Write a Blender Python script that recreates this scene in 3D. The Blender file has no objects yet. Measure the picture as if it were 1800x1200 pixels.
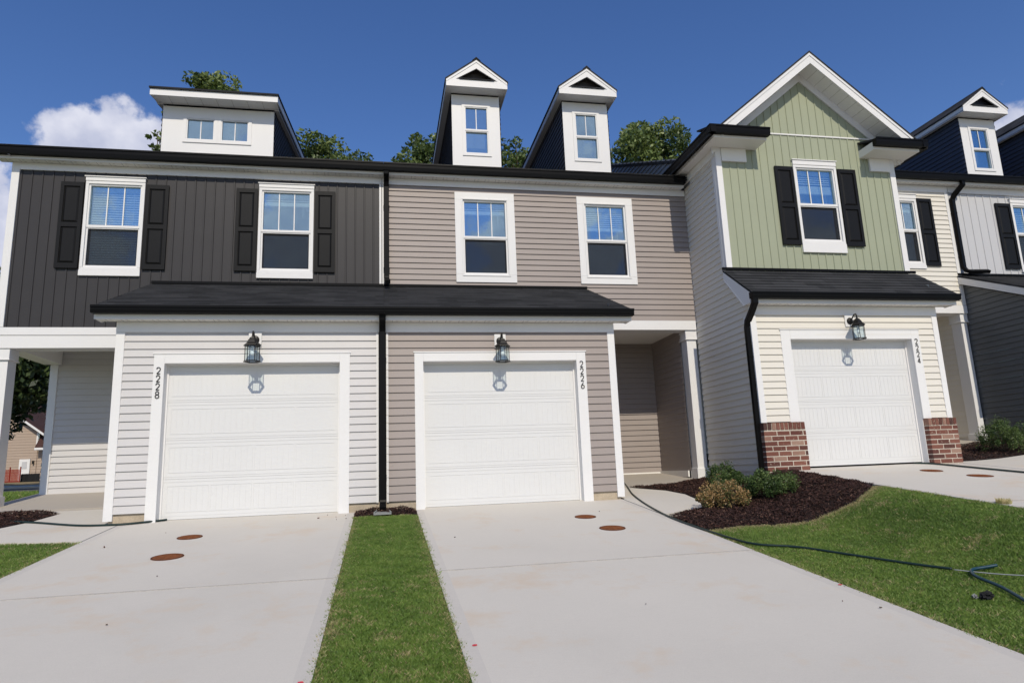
import bpy, bmesh, math, random
import numpy as np
from mathutils import Vector, Matrix
R = math.radians
scene = bpy.context.scene
COL = scene.collection

# ------------------------------------------------------------------ camera
yaw, pitch, roll = .1944, .19, -.0397
fw = Vector((math.sin(yaw)*math.cos(pitch), math.cos(yaw)*math.cos(pitch), math.sin(pitch)))
rt = Vector((math.cos(yaw), -math.sin(yaw), 0)); up = rt.cross(fw)
rt, up = rt*math.cos(roll)+up*math.sin(roll), up*math.cos(roll)-rt*math.sin(roll)
cam_data = bpy.data.cameras.new('camera')
cam = bpy.data.objects.new('camera', cam_data); COL.objects.link(cam)
M3 = Matrix((rt, up, -fw)).transposed()
cam.matrix_world = Matrix.Translation((0, -10.0522, 1.4911)) @ M3.to_4x4()
cam_data.sensor_width = 36; cam_data.lens = 36*1182.0652/1800
cam_data.clip_start = .05; cam_data.clip_end = 3000
scene.camera = cam

# ------------------------------------------------------------------ light
SUN_EL, SUN_AZ = R(40.8), R(180.4)          # the sun stands behind the camera, over the street
sd = bpy.data.lights.new('sun', 'SUN'); sd.energy = 3.15; sd.angle = R(.5); sd.color = (1, .91, .755)
so = bpy.data.objects.new('sun', sd); COL.objects.link(so)
sun_dir = Vector((math.sin(SUN_AZ)*math.cos(SUN_EL), math.cos(SUN_AZ)*math.cos(SUN_EL), math.sin(SUN_EL)))
so.rotation_euler = sun_dir.to_track_quat('Z', 'Y').to_euler()
so.location = sun_dir*60

world = bpy.data.worlds.new('World'); scene.world = world; world.use_nodes = True
wn, wl = world.node_tree.nodes, world.node_tree.links
wn.clear()
wo = wn.new('ShaderNodeOutputWorld'); bg = wn.new('ShaderNodeBackground')
sky = wn.new('ShaderNodeTexSky'); sky.sky_type = 'NISHITA'; sky.sun_disc = False
sky.sun_elevation = SUN_EL; sky.sun_rotation = SUN_AZ
sky.air_density = 1.0; sky.dust_density = .2; sky.ozone_density = 3.0; sky.altitude = 100
bg.inputs['Strength'].default_value = .122
hs = wn.new('ShaderNodeHueSaturation'); hs.inputs['Saturation'].default_value = 1.2; hs.inputs['Hue'].default_value = .512
wl.new(sky.outputs[0], hs.inputs['Color'])
def pix_dir(px, py):
    return (fw + rt*((px-900)/1182.07) - up*((py-600)/1182.07)).normalized()
tc = wn.new('ShaderNodeTexCoord')
wnoise = wn.new('ShaderNodeTexNoise'); wnoise.inputs['Scale'].default_value = 17
wnoise.inputs['Detail'].default_value = 9; wnoise.inputs['Roughness'].default_value = .58
wl.new(tc.outputs['Generated'], wnoise.inputs['Vector'])
def wmath(op, a, b=None):
    n = wn.new('ShaderNodeMath'); n.operation = op
    for i, v in enumerate((a, b)):
        if v is None: continue
        if isinstance(v, (int, float)): n.inputs[i].default_value = v
        else: wl.new(v, n.inputs[i])
    return n.outputs[0]
cloud = None; CLOUDS = []
for px, py, rad, amp in ((185, 280, .078, 1.7), (245, 290, .066, 1.6), (128, 292, .052, 1.5), (-30, 375, .07, 1.2),
                         (1815, 215, .05, .48), (1850, 250, .07, .6)):
    CLOUDS.append((pix_dir(px, py), rad, amp))
# unseen clouds added behind the camera to vary window reflections and soften fill
for x, y, z, rad, amp in ((-5.6, -12, 4.1, .13, .85), (-1.2, -12, 4.3, .12, .8), (3.0, -12, 3.9, .14, .9), (7.6, -12, 4.4, .13, .85), (12, -12, 3.4, .15, .9), (-9, -10, 3.0, .16, 1.0), (-3, -12, 6.5, .10, .7), (5, -12, 7.0, .12, .7), (0, -12, 2.2, .16, .9)):
    CLOUDS.append((Vector((x, y, z)).normalized(), rad, amp))
for d, rad, amp in CLOUDS:
    dn = wn.new('ShaderNodeVectorMath'); dn.operation = 'DISTANCE'
    wl.new(tc.outputs['Generated'], dn.inputs[0]); dn.inputs[1].default_value = d
    q = wmath('MULTIPLY', wmath('SUBTRACT', 1.0, wmath('DIVIDE', dn.outputs['Value'], rad)), amp)
    cloud = q if cloud is None else wmath('MAXIMUM', cloud, q)
cloud = wmath('ADD', cloud, wmath('MULTIPLY', wmath('SUBTRACT', wnoise.outputs['Fac'], .5), 2.0))
cr = wn.new('ShaderNodeMapRange'); cr.interpolation_type = 'SMOOTHSTEP'
wl.new(cloud, cr.inputs['Value']); cr.inputs['From Min'].default_value = .03; cr.inputs['From Max'].default_value = .36
wn2 = wn.new('ShaderNodeTexNoise'); wn2.inputs['Scale'].default_value = 24; wn2.inputs['Detail'].default_value = 5
wl.new(tc.outputs['Generated'], wn2.inputs['Vector'])
ccol = wn.new('ShaderNodeValToRGB')
ccol.color_ramp.elements[0].position = .3; ccol.color_ramp.elements[0].color = (3.7, 4.0, 5.3, 1)
ccol.color_ramp.elements[1].position = .68; ccol.color_ramp.elements[1].color = (6.0, 6.1, 6.9, 1)
wl.new(wn2.outputs['Fac'], ccol.inputs[0])
cmix = wn.new('ShaderNodeMixRGB'); wl.new(wmath('MULTIPLY', cr.outputs[0], .95), cmix.inputs['Fac'])
wl.new(hs.outputs[0], cmix.inputs['Color1']); wl.new(ccol.outputs[0], cmix.inputs['Color2'])
wl.new(cmix.outputs[0], bg.inputs['Color']); wl.new(bg.outputs[0], wo.inputs['Surface'])

scene.view_settings.view_transform = 'Standard'; scene.view_settings.look = 'None'
scene.view_settings.exposure = .07; scene.view_settings.gamma = 1
scene.render.engine = 'CYCLES'
scene.cycles.max_bounces = 8; scene.cycles.transparent_max_bounces = 16
scene.cycles.use_denoising = True

# ------------------------------------------------------------------ materials
def new_mat(name):
    m = bpy.data.materials.new(name); m.use_nodes = True
    nt = m.node_tree; nt.nodes.clear()
    out = nt.nodes.new('ShaderNodeOutputMaterial'); b = nt.nodes.new('ShaderNodeBsdfPrincipled')
    nt.links.new(b.outputs[0], out.inputs['Surface'])
    return m, nt, b, out
def noise(nt, scale, detail=4, vec=None, rough=.55):
    n = nt.nodes.new('ShaderNodeTexNoise'); n.inputs['Scale'].default_value = scale
    n.inputs['Detail'].default_value = detail; n.inputs['Roughness'].default_value = rough
    if vec is not None: nt.links.new(vec, n.inputs['Vector'])
    return n.outputs['Fac']
def coords(nt, scale=(1, 1, 1)):
    t = nt.nodes.new('ShaderNodeTexCoord'); mp = nt.nodes.new('ShaderNodeMapping')
    mp.inputs['Scale'].default_value = scale
    nt.links.new(t.outputs['Object'], mp.inputs['Vector'])
    return mp.outputs[0]
def ramp(nt, fac, stops):
    r = nt.nodes.new('ShaderNodeValToRGB'); e = r.color_ramp.elements
    while len(e) < len(stops): e.new(.5)
    for k, (p, c) in enumerate(stops):
        e[k].position = p; e[k].color = (*c, 1)
    nt.links.new(fac, r.inputs[0]); return r.outputs[0]
def mixc(nt, fac, a, b, mode='MIX'):
    n = nt.nodes.new('ShaderNodeMixRGB'); n.blend_type = mode
    for s, v in (('Fac', fac), ('Color1', a), ('Color2', b)):
        if isinstance(v, (int, float)): n.inputs[s].default_value = v
        elif isinstance(v, tuple): n.inputs[s].default_value = (*v, 1)
        else: nt.links.new(v, n.inputs[s])
    return n.outputs[0]
def bump(nt, b, h, strength, dist=.01):
    n = nt.nodes.new('ShaderNodeBump'); n.inputs['Strength'].default_value = strength; n.inputs['Distance'].default_value = dist
    nt.links.new(h, n.inputs['Height']); nt.links.new(n.outputs[0], b.inputs['Normal'])
def sc(c, f): return tuple(min(1, v*f) for v in c)
def paint(name, c, rough=.5, var=.06, scale=3, bmp=.05, bscale=60, stretch=(1, 1, 1), spec=.25):
    m, nt, b, _ = new_mat(name)
    v = coords(nt); v2 = coords(nt, stretch)
    f = noise(nt, scale, 5, v)
    col = ramp(nt, f, [(.3, sc(c, 1-var)), (.7, sc(c, 1+var))])
    f2 = noise(nt, bscale, 3, v2)
    col = mixc(nt, .5, col, ramp(nt, f2, [(.35, sc(c, 1-var*1.2)), (.65, sc(c, 1+var*.8))]))
    nt.links.new(col, b.inputs['Base Color'])
    b.inputs['Roughness'].default_value = rough; b.inputs['Specular IOR Level'].default_value = spec
    bump(nt, b, f2, bmp, .004)
    return m
M = {}
M['white'] = paint('white_trim_paint', (.745, .738, .73), .45, .025)
M['soffit'] = paint('white_soffit_vinyl', (.80, .785, .75), .5, .02)
M['doorwhite'] = paint('garage_door_white_enamel', (.67, .67, .665), .4, .03, 1.3, .25, 90, (3, 3, .6))
M['grey_siding'] = paint('light_grey_vinyl_siding', (.56, .545, .54), .5, .04, 2, .1, 50, (1, 1, 6))
M['dark_board'] = paint('charcoal_vinyl_board', (.040, .0375, .0385), .42, .1, 2, .1, 50, (6, 6, .6))
M['taupe'] = paint('taupe_vinyl_siding', (.312, .270, .250), .5, .05, 2, .1, 50, (1, 1, 6))
M['cream'] = paint('cream_vinyl_siding', (.69, .655, .585), .5, .03, 2, .1, 50, (1, 1, 6))
M['green'] = paint('sage_green_vinyl_board', (.33, .355, .255), .5, .04, 2, .1, 50, (6, 6, .6))
M['pale_board'] = paint('pale_grey_vinyl_board', (.52, .52, .53), .5, .03, 2, .1, 50, (6, 6, .6))
M['slate'] = paint('slate_grey_vinyl_siding', (.11, .118, .125), .5, .05, 2, .1, 50, (1, 1, 6))
M['char_siding'] = paint('charcoal_vinyl_siding', (.068, .060, .056), .5, .06)
M['parapet'] = paint('blue_grey_vinyl_siding', (.24, .25, .27), .5, .05)
M['navy'] = paint('navy_vinyl_siding', (.05, .055, .075), .5, .06)
M['black'] = paint('black_gutter_enamel', (.0045, .0045, .005), .4, .1, spec=.1)
M['shutter'] = paint('black_shutter_plastic', (.008, .008, .0085), .45, .12, 4, .25, 70, (8, 8, .7), spec=.16)
M['iron'] = paint('black_lantern_metal', (.014, .013, .012), .38, .2, 30)
M['tan'] = paint('tan_vinyl_siding', (.40, .315, .25), .6, .05, .8, 0.05)
M['brown_roof'] = paint('brown_shingle', (.07, .035, .03), .9, .2, 2)
M['interior'] = paint('beige_room_paint', (.42, .40, .37), .8, .02)
M['blind'] = paint('white_blind_slat', (.8, .8, .78), .5, .02)
M['foundation'] = paint('foundation_concrete', (.43, .36, .27), .9, .2, 8, .4, 80)
M['hose'] = paint('dark_green_hose_rubber', (.014, .03, .028), .4, .15, 20)
M['hose_blue'] = paint('teal_hose_rubber', (.012, .05, .075), .38, .15, 20)
M['hose_grey'] = paint('pale_cord', (.32, .33, .33), .5, .1, 20)
M['rust'] = paint('rusty_iron', (.20, .068, .024), .85, .5, 18, .7, 120)
M['rust_dark'] = paint('dark_rust_ring', (.10, .03, .01), .9, .4, 20, .5, 120)
M['bark'] = paint('tree_bark', (.10, .075, .055), .9, .3, 6, .6, 14, (1, 1, .3))
M['orange_net'] = paint('orange_safety_net', (.27, .035, .02), .7, .2, 5)
M['black_cloth'] = paint('black_silt_cloth', (.015, .015, .016), .8, .2, 5)
M['digit'] = paint('black_digit_metal', (.018, .016, .015), .4, .1)
M['bulb'] = paint('frosted_bulb', (.85, .86, .86), .25, .01)
M['splash'] = paint('grey_plastic_splash', (.25, .26, .25), .6, .15)
M['red_paint'] = paint('red_marking_paint', (.62, .05, .07), .7, .2, 30)

def shingle_mat():
    m, nt, b, _ = new_mat('charcoal_shingles')
    v = coords(nt)
    br = nt.nodes.new('ShaderNodeTexBrick')
    br.offset = .5; br.inputs['Scale'].default_value = 1
    br.inputs['Brick Width'].default_value = .31; br.inputs['Row Height'].default_value = .131
    br.inputs['Mortar Size'].default_value = .002; br.inputs['Bias'].default_value = 0
    br.inputs['Color1'].default_value = (.018, .019, .021, 1); br.inputs['Color2'].default_value = (.085, .086, .092, 1)
    br.inputs['Mortar'].default_value = (.012, .012, .013, 1)
    nt.links.new(v, br.inputs['Vector'])
    g = noise(nt, 220, 2, v)
    f = noise(nt, 1.1, 4, v)
    c = mixc(nt, .55, br.outputs['Color'], ramp(nt, g, [(.3, (.014, .014, .016)), (.62, (.038, .039, .042)), (.8, (.095, .095, .10))]))
    c = mixc(nt, .35, c, ramp(nt, f, [(.35, (.018, .019, .021)), (.65, (.055, .056, .061))]))
    nt.links.new(c, b.inputs['Base Color']); b.inputs['Roughness'].default_value = .92; b.inputs['Specular IOR Level'].default_value = .15
    bump(nt, b, g, .6, .004)
    return m
M['shingle'] = shingle_mat()

def concrete_mat(name, base, streak, joint=False, stain=True):
    m, nt, b, _ = new_mat(name)
    v = coords(nt); vs = coords(nt, (1.2, streak, 1))
    f1 = noise(nt, .55, 6, v, .6); f2 = noise(nt, 14, 6, vs, .65); f3 = noise(nt, 130, 3, v)
    c = ramp(nt, f1, [(.28, sc(base, .86)), (.5, base), (.74, sc(base, 1.08))])
    c = mixc(nt, .45, c, ramp(nt, f2, [(.3, sc(base, .92)), (.7, sc(base, 1.06))]))
    c = mixc(nt, .25, c, ramp(nt, f3, [(.3, sc(base, .8)), (.65, sc(base, 1.1))]))
    if stain:
        f4 = noise(nt, 1.35, 5, v, .7)
        s = ramp(nt, f4, [(.54, (0, 0, 0)), (.70, (.8, .8, .8))])
        c = mixc(nt, s, c, (base[0]*.98, base[1]*.87, base[2]*.76))
        f5 = noise(nt, 5.5, 5, v, .75)
        s5 = ramp(nt, f5, [(.68, (0, 0, 0)), (.80, (.5, .5, .5))])
        c = mixc(nt, s5, c, sc(base, .72))
    nt.links.new(c, b.inputs['Base Color']); b.inputs['Roughness'].default_value = .88
    h = mixc(nt, .5, f2, f3)
    bump(nt, b, h, .25, .004)
    return m
M['concrete'] = concrete_mat('broom_finished_concrete', (.585, .55, .488), 9)
M['concrete_edge'] = concrete_mat('trowelled_concrete_edge', (.545, .512, .46), 2, stain=False)
M['joint'] = paint('joint_filler', (.41, .385, .35), .9, .2, 10)
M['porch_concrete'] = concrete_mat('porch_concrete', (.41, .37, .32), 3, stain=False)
M['asphalt'] = paint('asphalt', (.11, .108, .105), .9, .2, 5, .4, 160)

def brick_mat():
    m, nt, b, _ = new_mat('red_tumbled_brick')
    t = nt.nodes.new('ShaderNodeTexCoord')
    at = nt.nodes.new('ShaderNodeAttribute'); at.attribute_name = 'tone'
    f = noise(nt, 26, 5, t.outputs['Object'], .7)
    c = ramp(nt, at.outputs['Fac'], [(0, (.05, .028, .024)), (.25, (.11, .036, .026)), (.6, (.158, .058, .040)), (.85, (.205, .083, .058)), (1, (.31, .20, .15))])
    s = ramp(nt, f, [(.60, (0, 0, 0)), (.68, (.75, .75, .75))])
    c = mixc(nt, s, c, (.52, .44, .35))
    nt.links.new(c, b.inputs['Base Color']); b.inputs['Roughness'].default_value = .9
    bump(nt, b, f, .5, .006)
    return m
M['brick'] = brick_mat()
M['mortar'] = paint('brick_mortar', (.56, .50, .42), .95, .15, 20, .4, 120)

def glass_mat(name, fac, tint):
    m = bpy.data.materials.new(name); m.use_nodes = True
    nt = m.node_tree; nt.nodes.clear()
    out = nt.nodes.new('ShaderNodeOutputMaterial'); mx = nt.nodes.new('ShaderNodeMixShader')
    tr = nt.nodes.new('ShaderNodeBsdfTransparent'); gl = nt.nodes.new('ShaderNodeBsdfGlossy')
    tr.inputs[0].default_value = (.86, .92, .92, 1); gl.inputs['Color'].default_value = (*tint, 1); gl.inputs['Roughness'].default_value = .012
    mx.inputs[0].default_value = fac
    v = coords(nt); f = noise(nt, 2.2, 2, v)
    bp = nt.nodes.new('ShaderNodeBump'); bp.inputs['Strength'].default_value = .06; bp.inputs['Distance'].default_value = .02
    nt.links.new(f, bp.inputs['Height']); nt.links.new(bp.outputs[0], gl.inputs['Normal'])
    nt.links.new(tr.outputs[0], mx.inputs[1]); nt.links.new(gl.outputs[0], mx.inputs[2]); nt.links.new(mx.outputs[0], out.inputs[0])
    return m
M['glass'] = glass_mat('window_glass', .36, (.62, .84, .98))
M['lamp_glass'] = glass_mat('lantern_glass', .06, (.95, .95, .95))
def screen_mat():
    m = bpy.data.materials.new('insect_screen_mesh'); m.use_nodes = True
    nt = m.node_tree; nt.nodes.clear()
    out = nt.nodes.new('ShaderNodeOutputMaterial'); mx = nt.nodes.new('ShaderNodeMixShader')
    tr = nt.nodes.new('ShaderNodeBsdfTransparent'); df = nt.nodes.new('ShaderNodeBsdfDiffuse')
    df.inputs[0].default_value = (.03, .03, .033, 1); mx.inputs[0].default_value = .66
    nt.links.new(tr.outputs[0], mx.inputs[1]); nt.links.new(df.outputs[0], mx.inputs[2]); nt.links.new(mx.outputs[0], out.inputs[0])
    return m
M['screen'] = screen_mat()

def leaf_mat(name, stops, trans=.25, rough=.5):
    m = bpy.data.materials.new(name); m.use_nodes = True
    nt = m.node_tree; nt.nodes.clear()
    out = nt.nodes.new('ShaderNodeOutputMaterial'); b = nt.nodes.new('ShaderNodeBsdfPrincipled')
    at = nt.nodes.new('ShaderNodeAttribute'); at.attribute_name = 'tone'
    c = ramp(nt, at.outputs['Fac'], stops)
    nt.links.new(c, b.inputs['Base Color']); b.inputs['Roughness'].default_value = rough
    tl = nt.nodes.new('ShaderNodeBsdfTranslucent'); nt.links.new(c, tl.inputs[0])
    mx = nt.nodes.new('ShaderNodeMixShader'); mx.inputs[0].default_value = trans
    nt.links.new(b.outputs[0], mx.inputs[1]); nt.links.new(tl.outputs[0], mx.inputs[2]); nt.links.new(mx.outputs[0], out.inputs[0])
    return m
M['leaf'] = leaf_mat('tree_leaves', [(0, (.045, .080, .022)), (.5, (.11, .16, .036)), (1, (.22, .27, .08))])
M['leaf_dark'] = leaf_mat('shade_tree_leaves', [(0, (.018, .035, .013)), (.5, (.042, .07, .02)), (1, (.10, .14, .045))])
M['shrub_green'] = leaf_mat('boxwood_leaves', [(0, (.03, .06, .014)), (.5, (.07, .12, .028)), (1, (.17, .23, .065))])
M['shrub_tan'] = leaf_mat('dry_shrub_leaves', [(0, (.035, .065, .018)), (.28, (.09, .12, .03)), (.40, (.28, .18, .07)), (.75, (.42, .26, .11)), (1, (.54, .40, .20))])
M['grass'] = leaf_mat('sod_blades', [(0, (.085, .155, .028)), (.45, (.175, .280, .050)), (.75, (.27, .355, .085)), (.90, (.36, .32, .14)), (1, (.56, .46, .26))], .3, .55)
M['dry_grass'] = paint('dry_verge', (.27, .20, .095), .95, .3, 2, .6, 30)
M['lawn'] = paint('lawn_thatch', (.115, .14, .035), .95, .35, 3, .6, 60)
M['soil'] = paint('soil_and_turf', (.20, .165, .105), .95, .3, .25, .5, 20)
M['mulch'] = leaf_mat('bark_mulch', [(0, (.014, .006, .005)), (.5, (.045, .017, .012)), (.85, (.085, .035, .024)), (1, (.30, .19, .13))], .0, .9)

# ------------------------------------------------------------------ terrain
def ss(a, b, x):
    t = min(1, max(0, (x-a)/(b-a))); return t*t*(3-2*t)
def g(x, y):
    if y > 14: z = 1.446 + .03*(y-14)
    elif y > 3.4: z = 1.34 + .01*(y-3.4)
    else: z = max(-.16, 1.0 + .10*y)
    if y > 40: z = 1.446 + .78 + .004*(y-40)
    x0 = 4.6 + 1.4*ss(-1.0, 1.2, y)
    return z + .33*ss(x0, 6.35, x) + .17*ss(9.8, 12.2, x)

# ------------------------------------------------------------------ mesh helper
class MB:
    def __init__(s): s.v = []; s.f = []; s.tone = None
    def quad(s, a, b, c, d):
        n = len(s.v); s.v += [tuple(a), tuple(b), tuple(c), tuple(d)]; s.f.append((n, n+1, n+2, n+3))
    def poly(s, pts):
        n = len(s.v); s.v += [tuple(p) for p in pts]; s.f.append(tuple(range(n, n+len(pts))))
    def box(s, x0, x1, y0, y1, z0, z1):
        n = len(s.v)
        s.v += [(x0, y0, z0), (x1, y0, z0), (x1, y1, z0), (x0, y1, z0), (x0, y0, z1), (x1, y0, z1), (x1, y1, z1), (x0, y1, z1)]
        s.f += [tuple(n+i for i in q) for q in ((0, 3, 2, 1), (4, 5, 6, 7), (0, 1, 5, 4), (1, 2, 6, 5), (2, 3, 7, 6), (3, 0, 4, 7))]
        return s
    def fbox(s, fr, u0, u1, z0, z1, d0, d1):
        n = len(s.v)
        s.v += [fr(u, z, d) for (u, z, d) in ((u0, z0, d1), (u1, z0, d1), (u1, z0, d0), (u0, z0, d0), (u0, z1, d1), (u1, z1, d1), (u1, z1, d0), (u0, z1, d0))]
        s.f += [tuple(n+i for i in q) for q in ((0, 3, 2, 1), (4, 5, 6, 7), (0, 1, 5, 4), (1, 2, 6, 5), (2, 3, 7, 6), (3, 0, 4, 7))]
        return s
    def prism(s, pts, vec):
        """closed solid: polygon pts swept by vec"""
        n = len(s.v); k = len(pts); vx, vy, vz = vec
        s.v += [tuple(p) for p in pts] + [(p[0]+vx, p[1]+vy, p[2]+vz) for p in pts]
        s.f += [tuple(range(n, n+k)), tuple(range(n+2*k-1, n+k-1, -1))]
        for i in range(k):
            j = (i+1) % k; s.f.append((n+i, n+k+i, n+k+j, n+j))
        return s
    def tube(s, pts, r, seg=8, cap=True, flat=None):
        """round pipe along pts; r may be a list; flat=(w,d) gives a rectangular downspout section"""
        pts = [Vector(p) for p in pts]; n0 = len(s.v); rs = r if isinstance(r, (list, tuple)) else [r]*len(pts)
        prev = None
        for i, p in enumerate(pts):
            t = (pts[min(i+1, len(pts)-1)]-pts[max(i-1, 0)]).normalized()
            if prev is None:
                a = Vector((1, 0, 0)) if abs(t.x) < .8 else Vector((0, 1, 0))
                prev = (a - t*a.dot(t)).normalized()
            else: prev = (prev - t*prev.dot(t)).normalized()
            b = t.cross(prev)
            if flat:
                w, d = flat
                for (q, e) in ((-w, -d), (w, -d), (w, d), (-w, d)): s.v.append(tuple(p+prev*q+b*e))
            else:
                for k in range(seg):
                    an = 2*math.pi*k/seg; s.v.append(tuple(p+(prev*math.cos(an)+b*math.sin(an))*rs[i]))
        sg = 4 if flat else seg
        for i in range(len(pts)-1):
            for k in range(sg):
                j = (k+1) % sg
                s.f.append((n0+i*sg+k, n0+i*sg+j, n0+(i+1)*sg+j, n0+(i+1)*sg+k))
        if cap:
            s.f.append(tuple(n0+k for k in range(sg-1, -1, -1))); s.f.append(tuple(n0+(len(pts)-1)*sg+k for k in range(sg)))
        return s
    def lathe(s, prof, c=(0, 0, 0), seg=16, rot=0):
        n0 = len(s.v)
        for (r, z) in prof:
            for k in range(seg):
                an = 2*math.pi*k/seg+rot; s.v.append((c[0]+r*math.cos(an), c[1]+r*math.sin(an), c[2]+z))
        for i in range(len(prof)-1):
            for k in range(seg):
                j = (k+1) % seg
                s.f.append((n0+i*seg+k, n0+i*seg+j, n0+(i+1)*seg+j, n0+(i+1)*seg+k))
        s.f.append(tuple(n0+k for k in range(seg-1, -1, -1))); s.f.append(tuple(n0+(len(prof)-1)*seg+k for k in range(seg)))
        return s
    def build(s, name, mat, parent=None, bevel=0, smooth=False, normals=True):
        off = root_loc(parent)
        me = bpy.data.meshes.new(name)
        me.from_pydata([(a-off[0], b-off[1], c-off[2]) for a, b, c in s.v], [], s.f)
        if normals:
            bm = bmesh.new(); bm.from_mesh(me); bmesh.ops.recalc_face_normals(bm, faces=bm.faces); bm.to_mesh(me); bm.free()
        if isinstance(mat, str): mat = M[mat]
        me.materials.append(mat)
        if smooth:
            for p in me.polygons: p.use_smooth = True
        o = bpy.data.objects.new(name, me); COL.objects.link(o)
        if parent is not None: o.parent = parent
        if bevel:
            bv = o.modifiers.new('bevel', 'BEVEL'); bv.width = bevel; bv.segments = 2; bv.limit_method = 'ANGLE'
        return o
def root_loc(p):
    v = Vector((0, 0, 0))
    while p is not None:
        v += p.location; p = p.parent
    return v
def tag(o, label=None, cat=None, group=None, kind=None):
    for k, v in (('label', label), ('category', cat), ('group', group), ('kind', kind)):
        if v: o[k] = v
    return o
def empty(name, loc, label, cat, group=None):
    o = bpy.data.objects.new(name, None); COL.objects.link(o); o.location = loc; o.empty_display_size = .3
    return tag(o, label, cat, group)
def np_mesh(name, verts, faces_n, tone, mat, parent=None):
    """faces all with faces_n corners, verts grouped per face; tone per face"""
    verts = np.asarray(verts, np.float32).reshape(-1, 3).copy()
    verts -= np.array(root_loc(parent), np.float32)
    nv = len(verts); nf = nv//faces_n
    me = bpy.data.meshes.new(name)
    me.vertices.add(nv); me.vertices.foreach_set('co', verts.ravel())
    me.loops.add(nv); me.loops.foreach_set('vertex_index', np.arange(nv, dtype=np.int32))
    me.polygons.add(nf); me.polygons.foreach_set('loop_start', np.arange(0, nv, faces_n, dtype=np.int32))
    me.polygons.foreach_set('loop_total', np.full(nf, faces_n, np.int32))
    at = me.attributes.new('tone', 'FLOAT', 'POINT')
    at.data.foreach_set('value', np.repeat(np.asarray(tone, np.float32), faces_n))
    me.update(calc_edges=True)
    me.materials.append(M[mat] if isinstance(mat, str) else mat)
    o = bpy.data.objects.new(name, me); COL.objects.link(o)
    if parent is not None: o.parent = parent
    return o

def smooth_path(pts, n=10):
    P = [Vector(p) for p in pts]; out = []
    for i in range(len(P)-1):
        a, b, c, d = P[max(i-1, 0)], P[i], P[i+1], P[min(i+2, len(P)-1)]
        for k in range(n):
            t = k/n; out.append(.5*((2*b)+(c-a)*t+(2*a-5*b+4*c-d)*t*t+(3*b-a-3*c+d)*t**3))
    out.append(P[-1]); return out
# frames: (u along the wall, z, d outwards) -> world
def F(y):  return lambda u, z, d: (u, y-d, z)         # faces the street
def FL(x): return lambda u, z, d: (x-d, u, z)         # faces left
def FR(x): return lambda u, z, d: (x+d, u, z)         # faces right

SEAM = random.Random(77)
def lap(mb, fr, u0, u1, z0, z1, holes=(), e=.112, clip=None, lip=.021):
    """horizontal lap siding: each course leans out at its foot and has a lip under it"""
    k = 0
    while z0+k*e < z1-1e-4:
        za = z0+k*e; zb = min(za+e, z1); k += 1
        cuts = sorted({za, zb} | {z for h in holes for z in h[2:4] if za < z < zb})
        dd = lambda z: lip - (lip-.002)*(z-za)/e
        for a, b in zip(cuts, cuts[1:]):
            mid = (a+b)/2
            hs_ = sorted((h[0], h[1]) for h in holes if h[2] < mid < h[3])
            iv = []; s = None
            cl = clip or (lambda z: (u0, u1))
            (ua, ub), (uc, ud) = cl(a), cl(b)
            if ub-ua < 1e-3: continue
            pos = None
            segs = []; cur = -1e9
            for h0, h1 in hs_:
                if h0 > cur: segs.append((cur, h0))
                cur = max(cur, h1)
            segs.append((cur, 1e9))
            for s0, s1 in segs:
                pa, pb = max(ua, s0), min(ub, s1); pc, pd = max(uc, s0), min(ud, s1)
                if pb-pa < 1e-3: continue
                if pd < pc: pc = pd = (pa+pb)/2
                if clip is None and pb-pa > 1.6 and SEAM.random() < .3:
                    sx = pa+(pb-pa)*SEAM.uniform(.2, .8); o_ = .0025
                    mb.quad(fr(pa, a, dd(a)), fr(sx, a, dd(a)), fr(sx, b, dd(b)), fr(pa, b, dd(b)))
                    mb.quad(fr(sx-.02, a, dd(a)+o_), fr(pb, a, dd(a)+o_), fr(pb, b, dd(b)+o_*.4), fr(sx-.02, b, dd(b)+o_*.4))
                    mb.quad(fr(sx-.02, a, dd(a)), fr(sx-.02, a, dd(a)+o_), fr(sx-.02, b, dd(b)+o_*.4), fr(sx-.02, b, dd(b)))
                else: mb.quad(fr(pa, a, dd(a)), fr(pb, a, dd(a)), fr(pd, b, dd(b)), fr(pc, b, dd(b)))
                if a == za: mb.quad(fr(pa, a, 0), fr(pb, a, 0), fr(pb, a, lip), fr(pa, a, lip))
    return mb
def board(mb, fr, u0, u1, z0, ztop, holes=(), step=.2, rib=.03, h=.014):
    """vertical board and batten sheet with a rib at every step"""
    zt = ztop if callable(ztop) else (lambda u: ztop)
    def ints(u, za, zb):
        hs_ = sorted((q[2], q[3]) for q in holes if q[0] < u < q[1]); out = []; cur = za
        for a, b in hs_:
            if a > cur: out.append((cur, min(a, zb)))
            cur = max(cur, b)
        if cur < zb: out.append((cur, zb))
        return out
    ribs = []; u = u0+step*.6
    while u < u1-.02: ribs.append(u); u += step
    edges = sorted({u0, u1} | {q for hh in holes for q in hh[:2] if u0 < q < u1} | set(ribs))
    if callable(ztop): edges = sorted(set(edges) | set(np.linspace(u0, u1, 60)))
    for a, b in zip(edges, edges[1:]):
        if b-a < 1e-4: continue
        for za, zb in ints((a+b)/2, z0, 1e6):
            ta, tb = min(zb, zt(a)), min(zb, zt(b))
            if ta <= za and tb <= za: continue
            ta, tb = max(ta, za), max(tb, za)
            mb.quad(fr(a, za, 0), fr(b, za, 0), fr(b, tb, 0), fr(a, ta, 0))
    for r in ribs:
        for za, zb in ints(r, z0, zt(r)):
            if zb-za > .01:
                w = rib/2
                for (p, q, d0, d1) in ((r-w, r-w*.6, 0, h), (r-w*.6, r+w*.6, h, h), (r+w*.6, r+w, h, 0)):
                    mb.quad(fr(p, za, d0), fr(q, za, d1), fr(q, zb, d1), fr(p, zb, d0))
    return mb
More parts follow.
